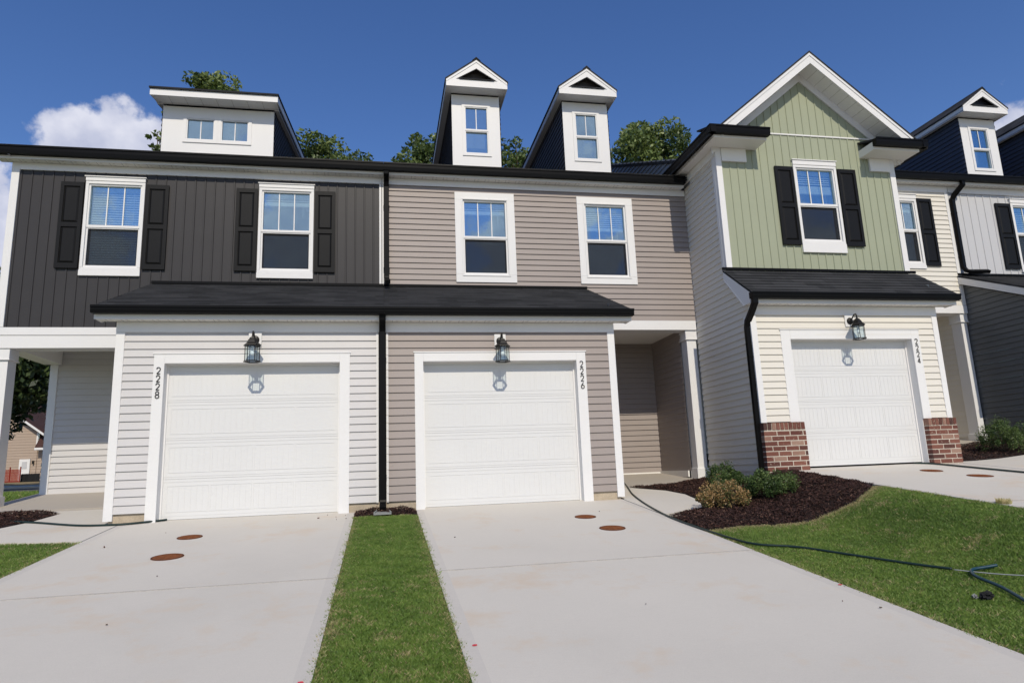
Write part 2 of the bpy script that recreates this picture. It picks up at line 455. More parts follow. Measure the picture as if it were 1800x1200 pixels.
def ring(mb, fr, u0, u1, z0, z1, w, d0, d1, wb=None, wt=None):
    wb = w if wb is None else wb; wt = w if wt is None else wt
    mb.fbox(fr, u0, u1, z0, z0+wb, d0, d1); mb.fbox(fr, u0, u1, z1-wt, z1, d0, d1)
    mb.fbox(fr, u0, u0+w, z0+wb, z1-wt, d0, d1); mb.fbox(fr, u1-w, u1, z0+wb, z1-wt, d0, d1)

# ------------------------------------------------------------------ windows, shutters, doors
def window(house, fr, u0, u1, z0, z1, trim=.07, head=0, sill=0, lights=3, blind=None, zm=None, screen=True, step_trim=False, name='window', label=None):
    c = MB()
    ring(c, fr, u0, u1, z0, z1, trim, -.03, .035)
    if step_trim: ring(c, fr, u0+trim-.035, u1-trim+.035, z0+trim-.035, z1-trim+.035, .03, .035, .046)
    if head: c.fbox(fr, u0-.004, u1+.004, z1+.002, z1+head, -.01, .045); c.fbox(fr, u0-.02, u1+.02, z1+head, z1+head+.018, -.01, .062)
    if sill: c.fbox(fr, u0-.004, u1+.004, z0-sill, z0-.002, -.01, .043)
    win = c.build(name, 'white', house, bevel=.004)
    if label: win['label'] = label
    a, b, p, q = u0+trim-.004, u1-trim+.004, z0+trim-.004, z1-trim+.004
    zm = (p+q)/2 if zm is None else zm
    s = MB(); sw = .032
    ring(s, fr, a, b, zm-.022, q, sw, -.052, .012, wb=.045)
    ring(s, fr, a, b, p, zm-.022, sw, -.07, .0, wt=.02, wb=.045)
    s.build('sash', 'white', win, bevel=.003)
    MB().quad(*(fr(x, z, -.03) for x, z in ((a+.02, zm), (b-.02, zm), (b-.02, q-.02), (a+.02, q-.02)))) if False else None
    g1 = MB(); g1.fbox(fr, a+sw-.006, b-sw+.006, zm+.02, q-sw+.006, -.034, -.029); g1.build('upper_pane', 'glass', win)
    g2 = MB(); g2.fbox(fr, a+sw-.006, b-sw+.006, p+.036, zm-.036, -.058, -.053); g2.build('lower_pane', 'glass', win)
    if lights > 1:
        m = MB()
        for k in range(1, lights):
            x = a+sw+(b-a-2*sw)*k/lights; m.fbox(fr, x-.009, x+.009, zm+.024, q-sw, -.0275, -.018)
        m.build('muntin', 'white', win)
    if screen:
        m = MB(); m.quad(*(fr(x, z, -.02) for x, z in ((a+sw+.012, p+.05), (b-sw-.012, p+.05), (b-sw-.012, zm-.045), (a+sw+.012, zm-.045))))
        ring(m, fr, a+sw+.001, b-sw-.001, p+.046, zm-.043, .012, -.026, -.014)
        m.build('insect_screen', 'screen', win)
    if blind is not None:
        zb, bundle = blind
        m = MB(); m.fbox(fr, a+.02, b-.02, q-.085, q-.02, -.15, -.10)
        z = q-.11
        while z > zb+bundle:
            m.quad(fr(a+.03, z, -.105), fr(b-.03, z, -.105), fr(b-.03, z+.032, -.125), fr(a+.03, z+.032, -.125)); z -= .044
        if bundle: m.fbox(fr, a+.025, b-.025, zb, zb+bundle, -.15, -.10)
        x = b-.16; m.fbox(fr, x, x+.006, zb-.22 if bundle else zb, q-.1, -.098, -.094)
        m.build('blind', 'blind', win, normals=False)
    return win
def shutter(house, fr0, u0, u1, z0, z1):
    fr = lambda u, z, d: fr0(u, z, d+.014)
    m = MB(); st = .055; zm = (z0+z1)/2
    m.fbox(fr, u0, u0+st, z0, z1, .002, .032); m.fbox(fr, u1-st, u1, z0, z1, .002, .032)
    for a, b in ((z0, z0+.09), (zm-.04, zm+.04), (z1-.075, z1)): m.fbox(fr, u0+st, u1-st, a, b, .002, .032)
    for a, b in ((z0+.09, zm-.04), (zm+.04, z1-.075)):
        m.fbox(fr, u0+st, u1-st, a, b, .002, .012)
        i = .035; n = len(m.v)
        A = [(u0+st+.008, a+.008), (u1-st-.008, a+.008), (u1-st-.008, b-.008), (u0+st+.008, b-.008)]
        B = [(u0+st+i, a+i), (u1-st-i, a+i), (u1-st-i, b-i), (u0+st+i, b-i)]
        for k in range(4):
            j = (k+1) % 4; m.quad(fr(*A[k], .013), fr(*A[j], .013), fr(*B[j], .029), fr(*B[k], .029))
        m.quad(*(fr(*q, .029) for q in B))
    return m.build('shutter', 'shutter', house)
def garage_door(house, fr, u0, u1, z0, z1):
    root = MB(); n = 4; h = (z1-z0)/n; w = u1-u0
    o = None
    for k in range(n):
        a = z0+k*h+.0012; b = z0+(k+1)*h-.0012
        m = MB(); m.fbox(fr, u0, u1, a, b, -.05, 0)
        # long horizontal beads near each joint
        for zz in (a+.03, b-.04): m.fbox(fr, u0+.01, u1-.01, zz, zz+.011, 0, .0035)
        pw = (w-.20)/4
        for j in range(4):
            pa = u0+.07+j*(pw+.02); pb = pa+pw; za, zb = a+.085, b-.085
            ring(m, fr, pa, pb, za, zb, .011, 0, .004)
            nb = 7
            for q in range(1, nb):
                x = pa+(pb-pa)*q/nb; m.fbox(fr, x-.0035, x+.0035, za+.02, zb-.02, 0, .0028)
        if k == 0:
            m.fbox(fr, u0, u1, a-.012, a+.001, -.045, .004)
            o = m.build('garage_door', 'doorwhite', house)
        else: m.build('door_section', 'doorwhite', o)
    s = MB(); s.fbox(fr, u0, u1, z0-.03, z0-.012, -.045, .0); s.build('bottom_seal', 'black', o)
    return o
def garage_trim(house, fr, o0, o1, ot, t0, t1, tt, zb0, zb1, depth=.20):
    """o*: opening, t*: outer trim; jamb lining goes back to the door"""
    m = MB()
    m.fbox(fr, t0, o0, zb0, tt, -.01, .022); m.fbox(fr, o1, t1, zb1, tt, -.01, .022); m.fbox(fr, o0, o1, ot, tt, -.01, .022)
    m.fbox(fr, t0-.015, t1+.015, tt, tt+.02, -.01, .032)
    t = m.build('garage_trim', 'white', house, bevel=.004)
    j = MB(); zj = min(zb0, zb1) if zb0 < 1.2 else 1.36
    j.fbox(fr, o0-.03, o0, zj, ot, -depth, -.012); j.fbox(fr, o1, o1+.03, zj, ot, -depth, -.012); j.fbox(fr, o0-.03, o1+.03, ot, ot+.03, -depth, -.012)
    for u, s in ((o0, 1), (o1, -1)): j.fbox(fr, min(u, u+s*.022), max(u, u+s*.022), zj, ot-.022, -.165, -.13)
    j.fbox(fr, o0, o1, ot-.022, ot, -.165, -.13)
    j.build('door_jamb', 'white', t)
    return t

# ------------------------------------------------------------------ roofs, gutters
def shingle_slope(mb, x0, x1, y0, zl, y1, zh, e=.14, thick=.012, base=.03):
    """stepped shingle courses from the eave (y0,zl) up to (y1,zh)"""
    L = math.hypot(y1-y0, zh-zl); n = max(1, round(L/e)); ty, tz = (y1-y0)/n, (zh-zl)/n
    ny, nz = -(zh-zl)/L, (y1-y0)/L
    for k in range(n):
        ya, za = y0+ty*k, zl+tz*k; yb, zb = ya+ty, za+tz
        A = (ya+ny*thick, za+nz*thick); B = (yb, zb)
        mb.quad((x0, A[0], A[1]), (x1, A[0], A[1]), (x1, B[0], B[1]+.001), (x0, B[0], B[1]+.001))
        mb.quad((x0, ya, za), (x1, ya, za), (x1, A[0], A[1]), (x0, A[0], A[1]))
    # underside and ends
    mb.quad((x0, y0, zl-base), (x0, y1, zh-base), (x1, y1, zh-base), (x1, y0, zl-base))
    mb.quad((x0, y0, zl-base), (x1, y0, zl-base), (x1, y0, zl), (x0, y0, zl))
    for x in (x0, x1): mb.quad((x, y0, zl-base), (x, y1, zh-base), (x, y1, zh+.004), (x, y0, zl+.012))
    return mb
def gutter(mb, x0, x1, y, z0, z1, depth=.12):
    """K-style gutter running along x; y is its front lip"""
    prof = [(y+depth, z1), (y+depth, z0), (y+depth*.2, z0), (y+.014, z0+(z1-z0)*.4), (y+.012, z1-.035), (y, z1-.03), (y, z1), (y+.008, z1), (y+.012, z1-.02)]
    pts = [(x0, a, b) for a, b in prof]
    mb.prism(pts, (x1-x0, 0, 0)); return mb
def gutter_y(mb, y0, y1, x, z0, z1, depth=.12, s=1):
    prof = [(x+s*depth, z1), (x+s*depth, z0), (x+s*depth*.2, z0), (x+s*.014, z0+(z1-z0)*.4), (x+s*.012, z1-.035), (x, z1-.03), (x, z1), (x+s*.008, z1), (x+s*.012, z1-.02)]
    mb.prism([(a, y0, b) for a, b in prof], (0, y1-y0, 0)); return mb
def two_tone(o, first, mat='vent'):
    """faces from number 'first' on take the second material (vent slots, grooves)"""
    o.data.materials.append(M[mat])
    for p in o.data.polygons:
        if p.index >= first: p.material_index = 1
    return o
def soffit(house, x0, x1, y0, y1, z, name='soffit'):
    """vented soffit panel: V-grooves every 0.3 m and rows of small vent slots"""
    s = MB(); s.box(x0, x1, y0, y1, z, z+.015); x = x0+.12
    while x < x1-.05:
        s.box(x-.004, x+.004, y0+.01, y1-.01, z-.0025, z+.003)
        for k in (.28, .72):
            yy = y0+(y1-y0)*k; s.box(x+.05, x+.085, yy-.006, yy+.006, z-.002, z+.003)
        x += .2
    return two_tone(s.build(name, 'soffit', house), 6)
M['drip'] = paint('grey_drip_edge', (.34, .34, .34), .5, .05)
M['vent'] = paint('soffit_vent_shadow_gap', (.50, .49, .47), .8, .02)

def party_downspout(house, pts, name='downspout', straps=()):
    m = MB(); m.tube(pts, .04, flat=(.048, .036))
    o = m.build(name, 'black', house, bevel=.006)
    for z, x, y in straps:
        MB().box(x-.056, x+.056, y-.045, y+.045, z-.012, z+.012).build('strap', 'black', o)
    return o

# ------------------------------------------------------------------ dormers
def gable_dormer(house, x0, z0, side, xw=1.03, y=3.0, zb=7.55, label=None):
    """white fronted gable dormer; z0 lifts it; side = material of its cheeks"""
    x1 = x0+xw; zt = 9.42+z0; zb += z0; xm = (x0+x1)/2; zr = 10.09+z0; ye = 8.0; yf = 2.7
    fr = F(y)
    f = MB(); wz0, wz1 = 8.03+z0, 9.215+z0; wx0, wx1 = x0+.215, x1-.20
    for a, b, c, d in ((x0, wx0+.01, zb, zt), (wx1-.01, x1, zb, zt), (wx0+.01, wx1-.01, zb, wz0+.01), (wx0+.01, wx1-.01, wz1-.01, zt)):
        f.fbox(fr, a, b, c, d, -.03, 0)
    d = f.build('dormer', 'white', house)
    if label: d['label'] = label
    s = MB()
    lap(s, FL(x0), y+.0, ye, zb, zt); lap(s, FR(x1), y, ye, zb, zt)
    s.build('cheek_siding', side, d)
    # roof
    hw = xw/2+.135; ze = 9.60+z0; r = MB(); sl = (zr-ze)/hw
    for sgn in (-1, 1):
        A = (xm, zr+.02); B = (xm+sgn*(hw+.02), ze+.02-sl*.02); t = .035
        r.prism([(A[0], yf-.02, A[1]), (B[0], yf-.02, B[1]), (B[0], yf-.02, B[1]-t), (A[0], yf-.02, A[1]-t)], (0, ye-yf, 0))
    r.build('dormer_roof', 'shingle', d)
    cp = MB(); cp.prism([(xm-.09, yf-.03, zr-.04), (xm, yf-.03, zr+.045), (xm+.09, yf-.03, zr-.04), (xm, yf-.03, zr+.02)], (0, ye-yf, 0)); cp.build('ridge_cap', 'shingle', d)
    # pediment: bottom box with soffit, rake boards, dark vent triangle set back
    p = MB()
    p.box(xm-hw, xm+hw, yf, y+.01, 9.455+z0, 9.47+z0)                     # soffit
    p.box(xm-hw, xm+hw, yf-.005, yf+.02, 9.44+z0, 9.60+z0)                  # band
    for sgn in (-1, 1):
        w = .17
        a = (xm, zr-.015); b = (xm+sgn*hw, ze-.015)
        q = [(a[0], yf, a[1]), (b[0], yf, b[1]), (xm+sgn*(hw-w*1.15), yf, ze-.0), (xm, yf, zr-.015-w*1.15)]
        p.prism(q, (0, .03, 0))
        q2 = [(xm, yf-.012, zr-.012), (xm+sgn*hw, yf-.012, ze-.012), (xm+sgn*hw, yf-.012, ze-.07), (xm, yf-.012, zr-.07)]
        p.prism(q2, (0, .011, 0))
        # side eave soffit and fascia
        xa, xb = sorted((xm+sgn*hw, xm+sgn*xw/2)); p.box(xa, xb, y+.01, ye, 9.455+z0, 9.47+z0)
        xa, xb = sorted((xm+sgn*hw, xm+sgn*(hw-.02))); p.box(xa, xb, yf+.02, ye, 9.44+z0, ze-.03)
    p.build('pediment', 'white', d)
    v = MB(); v.poly([(xm-hw+.1, yf+.16, 9.60+z0), (xm+hw-.1, yf+.16, 9.60+z0), (xm, yf+.16, zr-.1)])
    v.build('gable_recess', side, d)
    q = MB(); q.prism([(xm-.37, yf-.03, 9.602+z0), (xm+.37, yf-.03, 9.602+z0), (xm+.37, yf+.17, 9.64+z0), (xm-.37, yf+.17, 9.64+z0)], (0, 0, .018)); q.build('sill_shingle', 'shingle', d)
    k = MB(); k.box(x0+.03, x1-.03, y+.35, y+.37, zb, zt-.02); k.build('backing', 'interior', d)
    # window straight under the dormer, one level deep
    dwindow(d, fr, wx0, wx1, wz0, wz1, 2)
    return d
def dwindow(d, fr, u0, u1, z0, z1, lights, double=True):
    c = MB(); ring(c, fr, u0, u1, z0, z1, .06, -.03, .018)
    a, b, p, q = u0+.055, u1-.055, z0+.055, z1-.055; zm = (p+q)/2 if double else p
    if double:
        ring(c, fr, a, b, zm-.02, q, .026, -.05, .006, wb=.04); ring(c, fr, a, b, p, zm-.02, .026, -.065, -.004, wt=.018)
    else: ring(c, fr, a, b, p, q, .026, -.05, .006)
    for k in range(1, lights):
        x = a+(b-a)*k/lights; c.fbox(fr, x-.009, x+.009, (zm+.02) if double else p+.026, q-.026, -.0275, -.018)
    c.build('dormer_window_frame', 'white', d)
    gl = MB(); gl.fbox(fr, a+.02, b-.02, zm+.015 if double else p+.02, q-.02, -.034, -.029)
    if double: gl.fbox(fr, a+.02, b-.02, p+.02, zm-.035, -.055, -.05)
    gl.build('dormer_window_pane', 'glass', d)

# ================================================================== HOUSES
GY = .02            # face of the garage siding (trim face is y = 0)
UY = 2.0            # face of the upper walls
YR, SL = 8.0, .45   # ridge and pitch of the main roof
def main_roof(house, x0, x1, ze, label=None):
    m = MB(); y0 = 1.74; ze += .075
    zr = ze+SL*(YR-y0)
    shingle_slope(m, x0, x1, y0, ze, YR, zr, e=.28, thick=.012, base=.06)
    m.quad((x0, YR, zr), (x1, YR, zr), (x1, 2*YR-y0, ze), (x0, 2*YR-y0, ze))
    return m.build('roof', 'shingle', house)
def eave(house, x0, x1, dz=0, gx0=None):
    m = MB(); m.box(x0, x1, 1.70, 1.80, 7.171+dz, 7.178+dz); m.build('drip_edge', 'drip', house)
    m = MB(); gutter(m, gx0 if gx0 is not None else x0, x1, 1.685, 7.025+dz, 7.17+dz); m.build('gutter', 'black', house)
    m = MB(); m.box(x0, x1, 1.807, 1.83, 6.975+dz, 7.15+dz); m.build('fascia', 'white', house)
    soffit(house, x0, x1, 1.83, UY, 6.985+dz)
def shell(house, x0, x1, ztop, back=14, left=None, right=None, floor=4.35):
    """closed room behind the windows and the rear of the house"""
    m = MB(); y0 = UY+.35; yb = 5.4
    m.box(x0+.08, x1-.08, yb, yb+.05, floor, ztop)
    for x in (x0+.08, x1-.13): m.box(x, x+.05, y0, yb, floor, ztop)
    m.box(x0+.08, x1-.08, y0, yb, ztop, ztop+.05); m.box(x0+.08, x1-.08, y0, yb, floor-.05, floor)
    i = m.build('interior', 'interior', house)
    b = MB(); b.box(x0, x1, back, back+.1, 1.2, ztop+.1); b.build('rear_wall', left or 'grey_siding', house)
    return i

# ---------------- house A : charcoal board over light grey
A = empty('townhouse', (-3.05, 0, 1.0), 'end townhouse with charcoal board upper storey, shed dormer and light grey garage wall numbered 2228', 'townhouse', 'townhouses in the row')
fr = F(UY)
wz0, wz1 = 5.095, 6.695
awin = [(-5.01, -4.065), (-2.17, -1.217)]
m = MB(); board(m, fr, -6.12, .0, 4.11, 6.95, [(a+.03, b-.03, wz0+.03, wz1-.03) for a, b in awin], step=.163)
m.build('upper_wall', 'dark_board', A)
for i, (a, b) in enumerate(awin):
    window(A, fr, a, b, wz0, wz1, trim=.05, head=.07, sill=.10, lights=3, zm=5.88,
           blind=(wz0+.06, .0) if i == 0 else (6.40, .05), label='window with blinds let all the way down' if i == 0 else 'window with its blind pulled up')
for a, b in ((-5.39, -5.032), (-4.04, -3.675), (-2.555, -2.19), (-1.197, -.836)): shutter(A, fr, a, b, 5.12, 6.66)
t = MB(); t.fbox(fr, -6.17, -6.05, 4.11, 6.984, -.1, .028); t.box(-6.172, -6.145, 1.975, 2.09, 4.11, 6.984)
t.fbox(fr, -6.05, .0, 6.855, 6.984, -.01, .03); t.fbox(fr, -.045, -.005, 4.9, 6.853, -.01, .024)
t.build('corner_trim', 'white', A, bevel=.003)
t = MB(); t.fbox(fr, -6.17, -3.62, 3.975, 4.105, -.05, .03); t.fbox(fr, -6.17, -3.62, 3.76, 3.972, -.3, .018); t.build('porch_beam', 'white', A, bevel=.003)
t = MB(); t.box(-6.15, -5.86, 2.31, 3.66, 3.76, 4.1); t.build('side_beam', 'soffit', A)
t = MB(); t.box(-6.1, -3.62, 2.3, 4.0, 4.02, 4.06); t.build('porch_ceiling', 'soffit', A)
def porch_post(house, x0, x1, y0, zb, zt):
    p = MB(); p.box(x0+.02, x1-.02, y0+.02, y0+.28, zb, zt); p.box(x0, x1, y0, y0+.3, zb, zb+.22)
    p.box(x0, x1, y0, y0+.3, zt-.17, zt-.001); p.box(x0-.012, x1+.012, y0-.012, y0+.312, zt-.19, zt-.17)
    return p.build('porch_post', 'white', house, bevel=.004)
porch_post(A, -6.16, -5.93, 2.0, 1.19, 3.76)
PYA = 3.7
m = MB(); lap(m, F(PYA), -5.95, -3.55, 1.40, 4.05); m.build('porch_back_wall', 'grey_siding', A)
t = MB(); t.box(-6.05, -5.92, PYA-.03, PYA+.1, 1.38, 3.76); t.build('porch_corner_trim', 'white', A)
m = MB(); lap(m, FL(-3.6), .03, PYA, 1.14, 4.0); m.build('garage_side_wall', 'grey_siding', A)
m = MB(); lap(m, FL(-6.12), 2.09, 14, 4.11, 6.95); lap(m, FL(-6.10), PYA+.1, 14, 1.35, 4.11); m.build('end_wall', 'grey_siding', A)
m = MB(); m.poly([(-6.12, 1.7, 7.0), (-6.12, 14.3, 7.0), (-6.12, 8, 9.85)]); m.build('end_gable', 'grey_siding', A)
# garage front
fr = F(GY)
oz = 3.16
AO, AT = (-2.996, -.612), (-3.137, -.466)
m = MB(); lap(m, fr, -3.6, -.06, 1.13, 3.62, [(AO[0]-.02, AO[1]+.02, 0, oz+.02)]); m.build('garage_wall', 'grey_siding', A)
garage_trim(A, fr, AO[0], AO[1], oz, AT[0], AT[1], 3.292, .99, .99)
garage_door(A, F(.17), AO[0], AO[1], 1.03, oz-.001)
for a, b in ((-3.59, AT[0]+.1), (AT[1]-.1, .02)): MB().box(a, b, .03, .14, .93, 1.13).build('foundation', 'foundation', A)
t = MB(); t.box(-3.645, -3.53, -.006, .1, 1.04, 3.604); t.box(-3.647, -3.615, .101, .2, 1.04, 3.604)
t.box(-3.645, .0, -.012, .03, 3.607, 3.757); t.box(-.085, -.052, .0, .04, 1.12, 3.604)
t.build('garage_corner_trim', 'white', A, bevel=.003)
# skirt roof (A half)
SK0, SK1 = (-.30, 3.925), (1.99, 4.87)
def skirt(house, x0, x1, left, right, y0=-.28, z0=3.905, y1=1.985, z1=4.865, wall_l=None, wall_r=None, sz=3.76):
    m = MB(); shingle_slope(m, x0, x1, y0, z0, y1, z1, e=.135); o = m.build('skirt_roof', 'shingle', house)
    gx0 = x0-.015 if left else x0; gx1 = x1+.015 if right else x1
    m = MB(); gutter(m, gx0, gx1, -.31, z0-.085, z0+.022, .115); m.build('skirt_gutter', 'black', house)
    f = MB(); f.box(x0, x1, -.193, -.172, sz-.008, z0-.03); f.build('skirt_fascia', 'white', house)
    soffit(house, x0, x1, -.17, .0, sz, 'skirt_soffit')
    fl = MB(); fl.box(x0 if left is False else x0-.0, x1, y1-.022, y1+.01, z1+.008, z1+.055); fl.build('flashing', 'black', house)
    for flag, xe, xw in ((left, x0, wall_l), (right, x1, wall_r)):
        if not flag: continue
        sg = 1 if xw > xe else -1
        rk = MB(); dz = (z1-z0)/(y1-y0)
        pts = [(xe+sg*.004, -.19, z0+(-.19-y0)*dz-.03), (xe+sg*.004, y1, z1-.031), (xe+sg*.004, y1, z1-.19), (xe+sg*.004, .05, sz-.004), (xe+sg*.004, -.19, sz-.004)]
        rk.prism(pts, (sg*.022, 0, 0))
        # sloping rake soffit
        lo = [(xe, .02, sz+.0), (xw, .02, sz+.0), (xw, y1, z1-.18), (xe, y1, z1-.18)]
        rk.prism(lo, (0, 0, .012))
        rk.build('rake_board', 'white', house)
    return o
skirt(A, -3.87, .03, True, False, wall_l=-3.6)
# eave and roofs
eave(A, -6.35, .03, gx0=-6.36)
main_roof(A, -6.36, .03, 7.085)
ai = shell(A, -6.12, .03, 6.9)
cl = MB(); cl.lathe([(.16, -.05), (.17, -.02), (.17, 0)], (-1.35, 3.3, 6.88), 24); cl.build('ceiling_light', 'bulb', ai)
# shed dormer
dfr = F(3.0)
f = MB(); x0, x1, zb, zt = -4.187, -2.12, 7.55, 8.765
wx0, wx1, z0, z1 = -3.805, -2.536, 8.015, 8.585
for a, b, c, d_ in ((x0, wx0+.01, zb, zt), (wx1-.01, x1, zb, zt), (wx0+.01, wx1-.01, zb, z0+.01), (wx0+.01, wx1-.01, z1-.01, zt)): f.fbox(dfr, a, b, c, d_, -.03, 0)
sdm = f.build('shed_dormer', 'white', A)
s = MB(); top = lambda y: zt+.2*(y-3.0)
for fx in (FL(x0), FR(x1)): lap(s, fx, 3.0, 8.0, zb, 9.7, clip=lambda z: (3.0 if z < zt else min(8, 3.0+(z-zt)/.2), 8.0))
s.build('cheek_siding', 'char_siding', sdm)
r = MB(); r.prism([(-4.345, 2.62, 8.915), (-4.345, 8.2, 8.915+.2*5.58), (-4.345, 8.2, 8.95+.2*5.58), (-4.345, 2.62, 8.95)], (2.355, 0, 0)); r.build('dormer_roof', 'shingle', sdm)
p = MB(); p.prism([(-4.33, 2.65, 8.785), (-4.33, 2.67, 8.785), (-4.33, 2.67, 8.925), (-4.33, 2.65, 8.912)], (2.325, 0, 0))
for xx in (-4.33, -2.028): p.prism([(xx, 2.671, 8.79), (xx, 8.1, 8.79+.2*5.43), (xx, 8.1, 8.915+.2*5.43), (xx, 2.671, 8.915)], (.023, 0, 0))
p.box(-4.3, -2.03, 2.672, 3.0, 8.80, 8.815)
p.prism([(-4.3, 3.0, 8.79), (-4.3, 8, 9.79), (-4.3, 8, 9.80), (-4.3, 3, 8.80)], (.11, 0, 0)); p.prism([(-2.118, 3.0, 8.79), (-2.118, 8, 9.79), (-2.118, 8, 9.80), (-2.118, 3, 8.80)], (.09, 0, 0))
nf = len(p.f); q = p
for k in range(1, 8): xx = -4.3+k*.285; q.box(xx-.004, xx+.004, 2.68, 2.99, 8.797, 8.801)
two_tone(p.build('dormer_fascia', 'white', sdm), nf)
mid = (wx0+wx1)/2
dwindow(sdm, dfr, wx0, mid-.001, z0, z1, 2, False); dwindow(sdm, dfr, mid+.001, wx1, z0, z1, 2, False)
k = MB(); k.fbox(dfr, mid-.05, mid+.05, z0+.03, z1-.03, -.025, .012); k.build('mullion', 'white', sdm)
k = MB(); k.box(x0+.03, x1-.03, 3.4, 3.42, zb, zt-.02); k.build('backing', 'interior', sdm)

# ---------------- house B : taupe
B = empty('townhouse', (3.05, 0, 1.0), 'middle townhouse with taupe lap siding, twin gable dormers and garage numbered 2226', 'townhouse', 'townhouses in the row')
fr = F(UY)
bwin = [(1.362, 2.515), (3.775, 4.925)]
m = MB(); lap(m, fr, .04, 6.1, 4.26, 6.93, [(a+.03, b-.03, 5.0, 6.73) for a, b in bwin], e=.108); m.build('upper_wall', 'taupe', B)
for i, (a, b) in enumerate(bwin):
    window(B, fr, a, b, 4.975, 6.76, trim=.155, lights=3, zm=5.865, step_trim=True, blind=(6.36, .05) if i == 0 else (6.1, .07),
           label='window with its blind pulled up' if i == 0 else 'window with its blind half down')
t = MB(); t.fbox(fr, .005, 6.08, 6.855, 6.984, -.01, .03); t.fbox(fr, .005, .035, 4.9, 6.853, -.01, .02); t.build('frieze', 'white', B, bevel=.003)
t = MB(); t.fbox(fr, 3.62, 6.07, 4.07, 4.255, -.28, .03); t.build('porch_beam', 'white', B, bevel=.003)
t = MB(); t.box(3.62, 6.05, 2.28, 4.0, 4.12, 4.15); t.build('porch_ceiling', 'soffit', B)
porch_post(B, 5.845, 6.083, 2.0, 1.19, 4.07)
m = MB(); lap(m, F(3.7), 3.55, 5.87, 1.35, 4.13); lap(m, FL(5.85), 2.25, 3.7, 1.37, 4.13, lip=.012); m.build('porch_wall', 'taupe', B)
t = MB(); t.box(3.6, 5.82, 3.66, 3.69, 1.32, 1.352); t.box(5.80, 5.828, 2.32, 3.659, 1.25, 1.37); t.build('porch_base_trim', 'soffit', B)
m = MB(); lap(m, FR(3.6), .03, 4.0, 1.14, 4.1); m.build('garage_side_wall', 'taupe', B)
fr = F(GY)
BO, BT = (.607, 2.996), (.4755, 3.148)
m = MB(); lap(m, fr, .06, 3.6, 1.13, 3.62, [(BO[0]-.02, BO[1]+.02, 0, oz+.02)]); m.build('garage_wall', 'taupe', B)
garage_trim(B, fr, BO[0], BO[1], oz, BT[0], BT[1], 3.292, .99, .99)
garage_door(B, F(.17), BO[0], BO[1], 1.03, oz-.001)
for a, b in ((.025, BT[0]+.1), (BT[1]-.1, 3.59)): MB().box(a, b, .03, .14, .93, 1.13).build('foundation', 'foundation', B)
t = MB(); t.box(3.53, 3.645, -.006, .1, 1.04, 3.604); t.box(3.615, 3.647, .101, .2, 1.04, 3.604)
t.box(.003, 3.645, -.012, .03, 3.607, 3.757); t.box(.058, .09, .0, .04, 1.12, 3.604); t.build('garage_corner_trim', 'white', B, bevel=.003)
skirt(B, .032, 3.885, False, True, wall_r=3.6)
eave(B, .032, 6.0)
main_roof(B, .032, 6.1, 7.085)
shell(B, .05, 6.1, 6.9, left='taupe')
gable_dormer(B, 1.462, 0, 'char_siding', label='left gable dormer'); gable_dormer(B, 3.899, 0, 'char_siding', label='right gable dormer')
# shared downspouts on the party line, fixed to house B
party_downspout(B, [(.085, 1.76, 7.04), (.085, 1.76, 6.98), (.085, 1.88, 6.88), (.085, 1.93, 6.78), (.085, 1.93, 5.05), (.085, 1.90, 4.98), (.095, 1.72, 4.90), (.10, 1.62, 4.86)], straps=((6.4, .085, 1.95), (5.2, .085, 1.95)))
party_downspout(B, [(.005, -.215, 3.85), (.005, -.205, 3.76), (.005, -.09, 3.68), (.005, -.05, 3.6), (.005, -.05, 1.16), (.005, -.08, 1.10), (.005, -.22, 1.04)], straps=((3.2, .005, -.03), (1.5, .005, -.03)))

# ---------------- house C : sage gable over cream, brick feet
Cc = empty('townhouse', (8.0, 0, 1.33), 'townhouse with sage green front gable, cream siding and brick feet beside garage 2224', 'townhouse', 'townhouses in the row')
XL, XR, GYc = 6.10, 9.83, .62
fr = F(GYc)
apx, apz, gs = 7.99, 8.78, .82
cwin = (7.645, 8.555); cz0, cz1 = 5.42, 6.975
gt = lambda u: min(apz-gs*abs(u-apx), 99)
m = MB()
hole = [(cwin[0]+.03, cwin[1]-.03, cz0+.03, cz1-.03)]
board(m, fr, XL, XR, 4.86, 7.588, hole, step=.16)
board(m, fr, 6.45, 9.55, 7.60, gt, step=.16)
m.build('gable_wall', 'green', Cc)
t = MB(); t.fbox(fr, 6.5, 9.5, 7.582, 7.61, 0, .022); t.fbox(fr, XL-.028, XL+.085, 4.9, 7.24, -.06, .026); t.fbox(fr, XR-.085, XR+.028, 4.9, 7.24, -.06, .026)
t.box(XL-.03, XL-.003, .68, .76, 4.9, 7.24)
t.build('gable_trim', 'white', Cc, bevel=.003)
window(Cc, fr, cwin[0], cwin[1], cz0, cz1, trim=.05, head=.09, sill=.18, lights=3, zm=6.19, blind=(6.45, .16))
for a, b in ((7.25, 7.625), (8.575, 8.96)): shutter(Cc, fr, a, b, 5.38, 6.925)
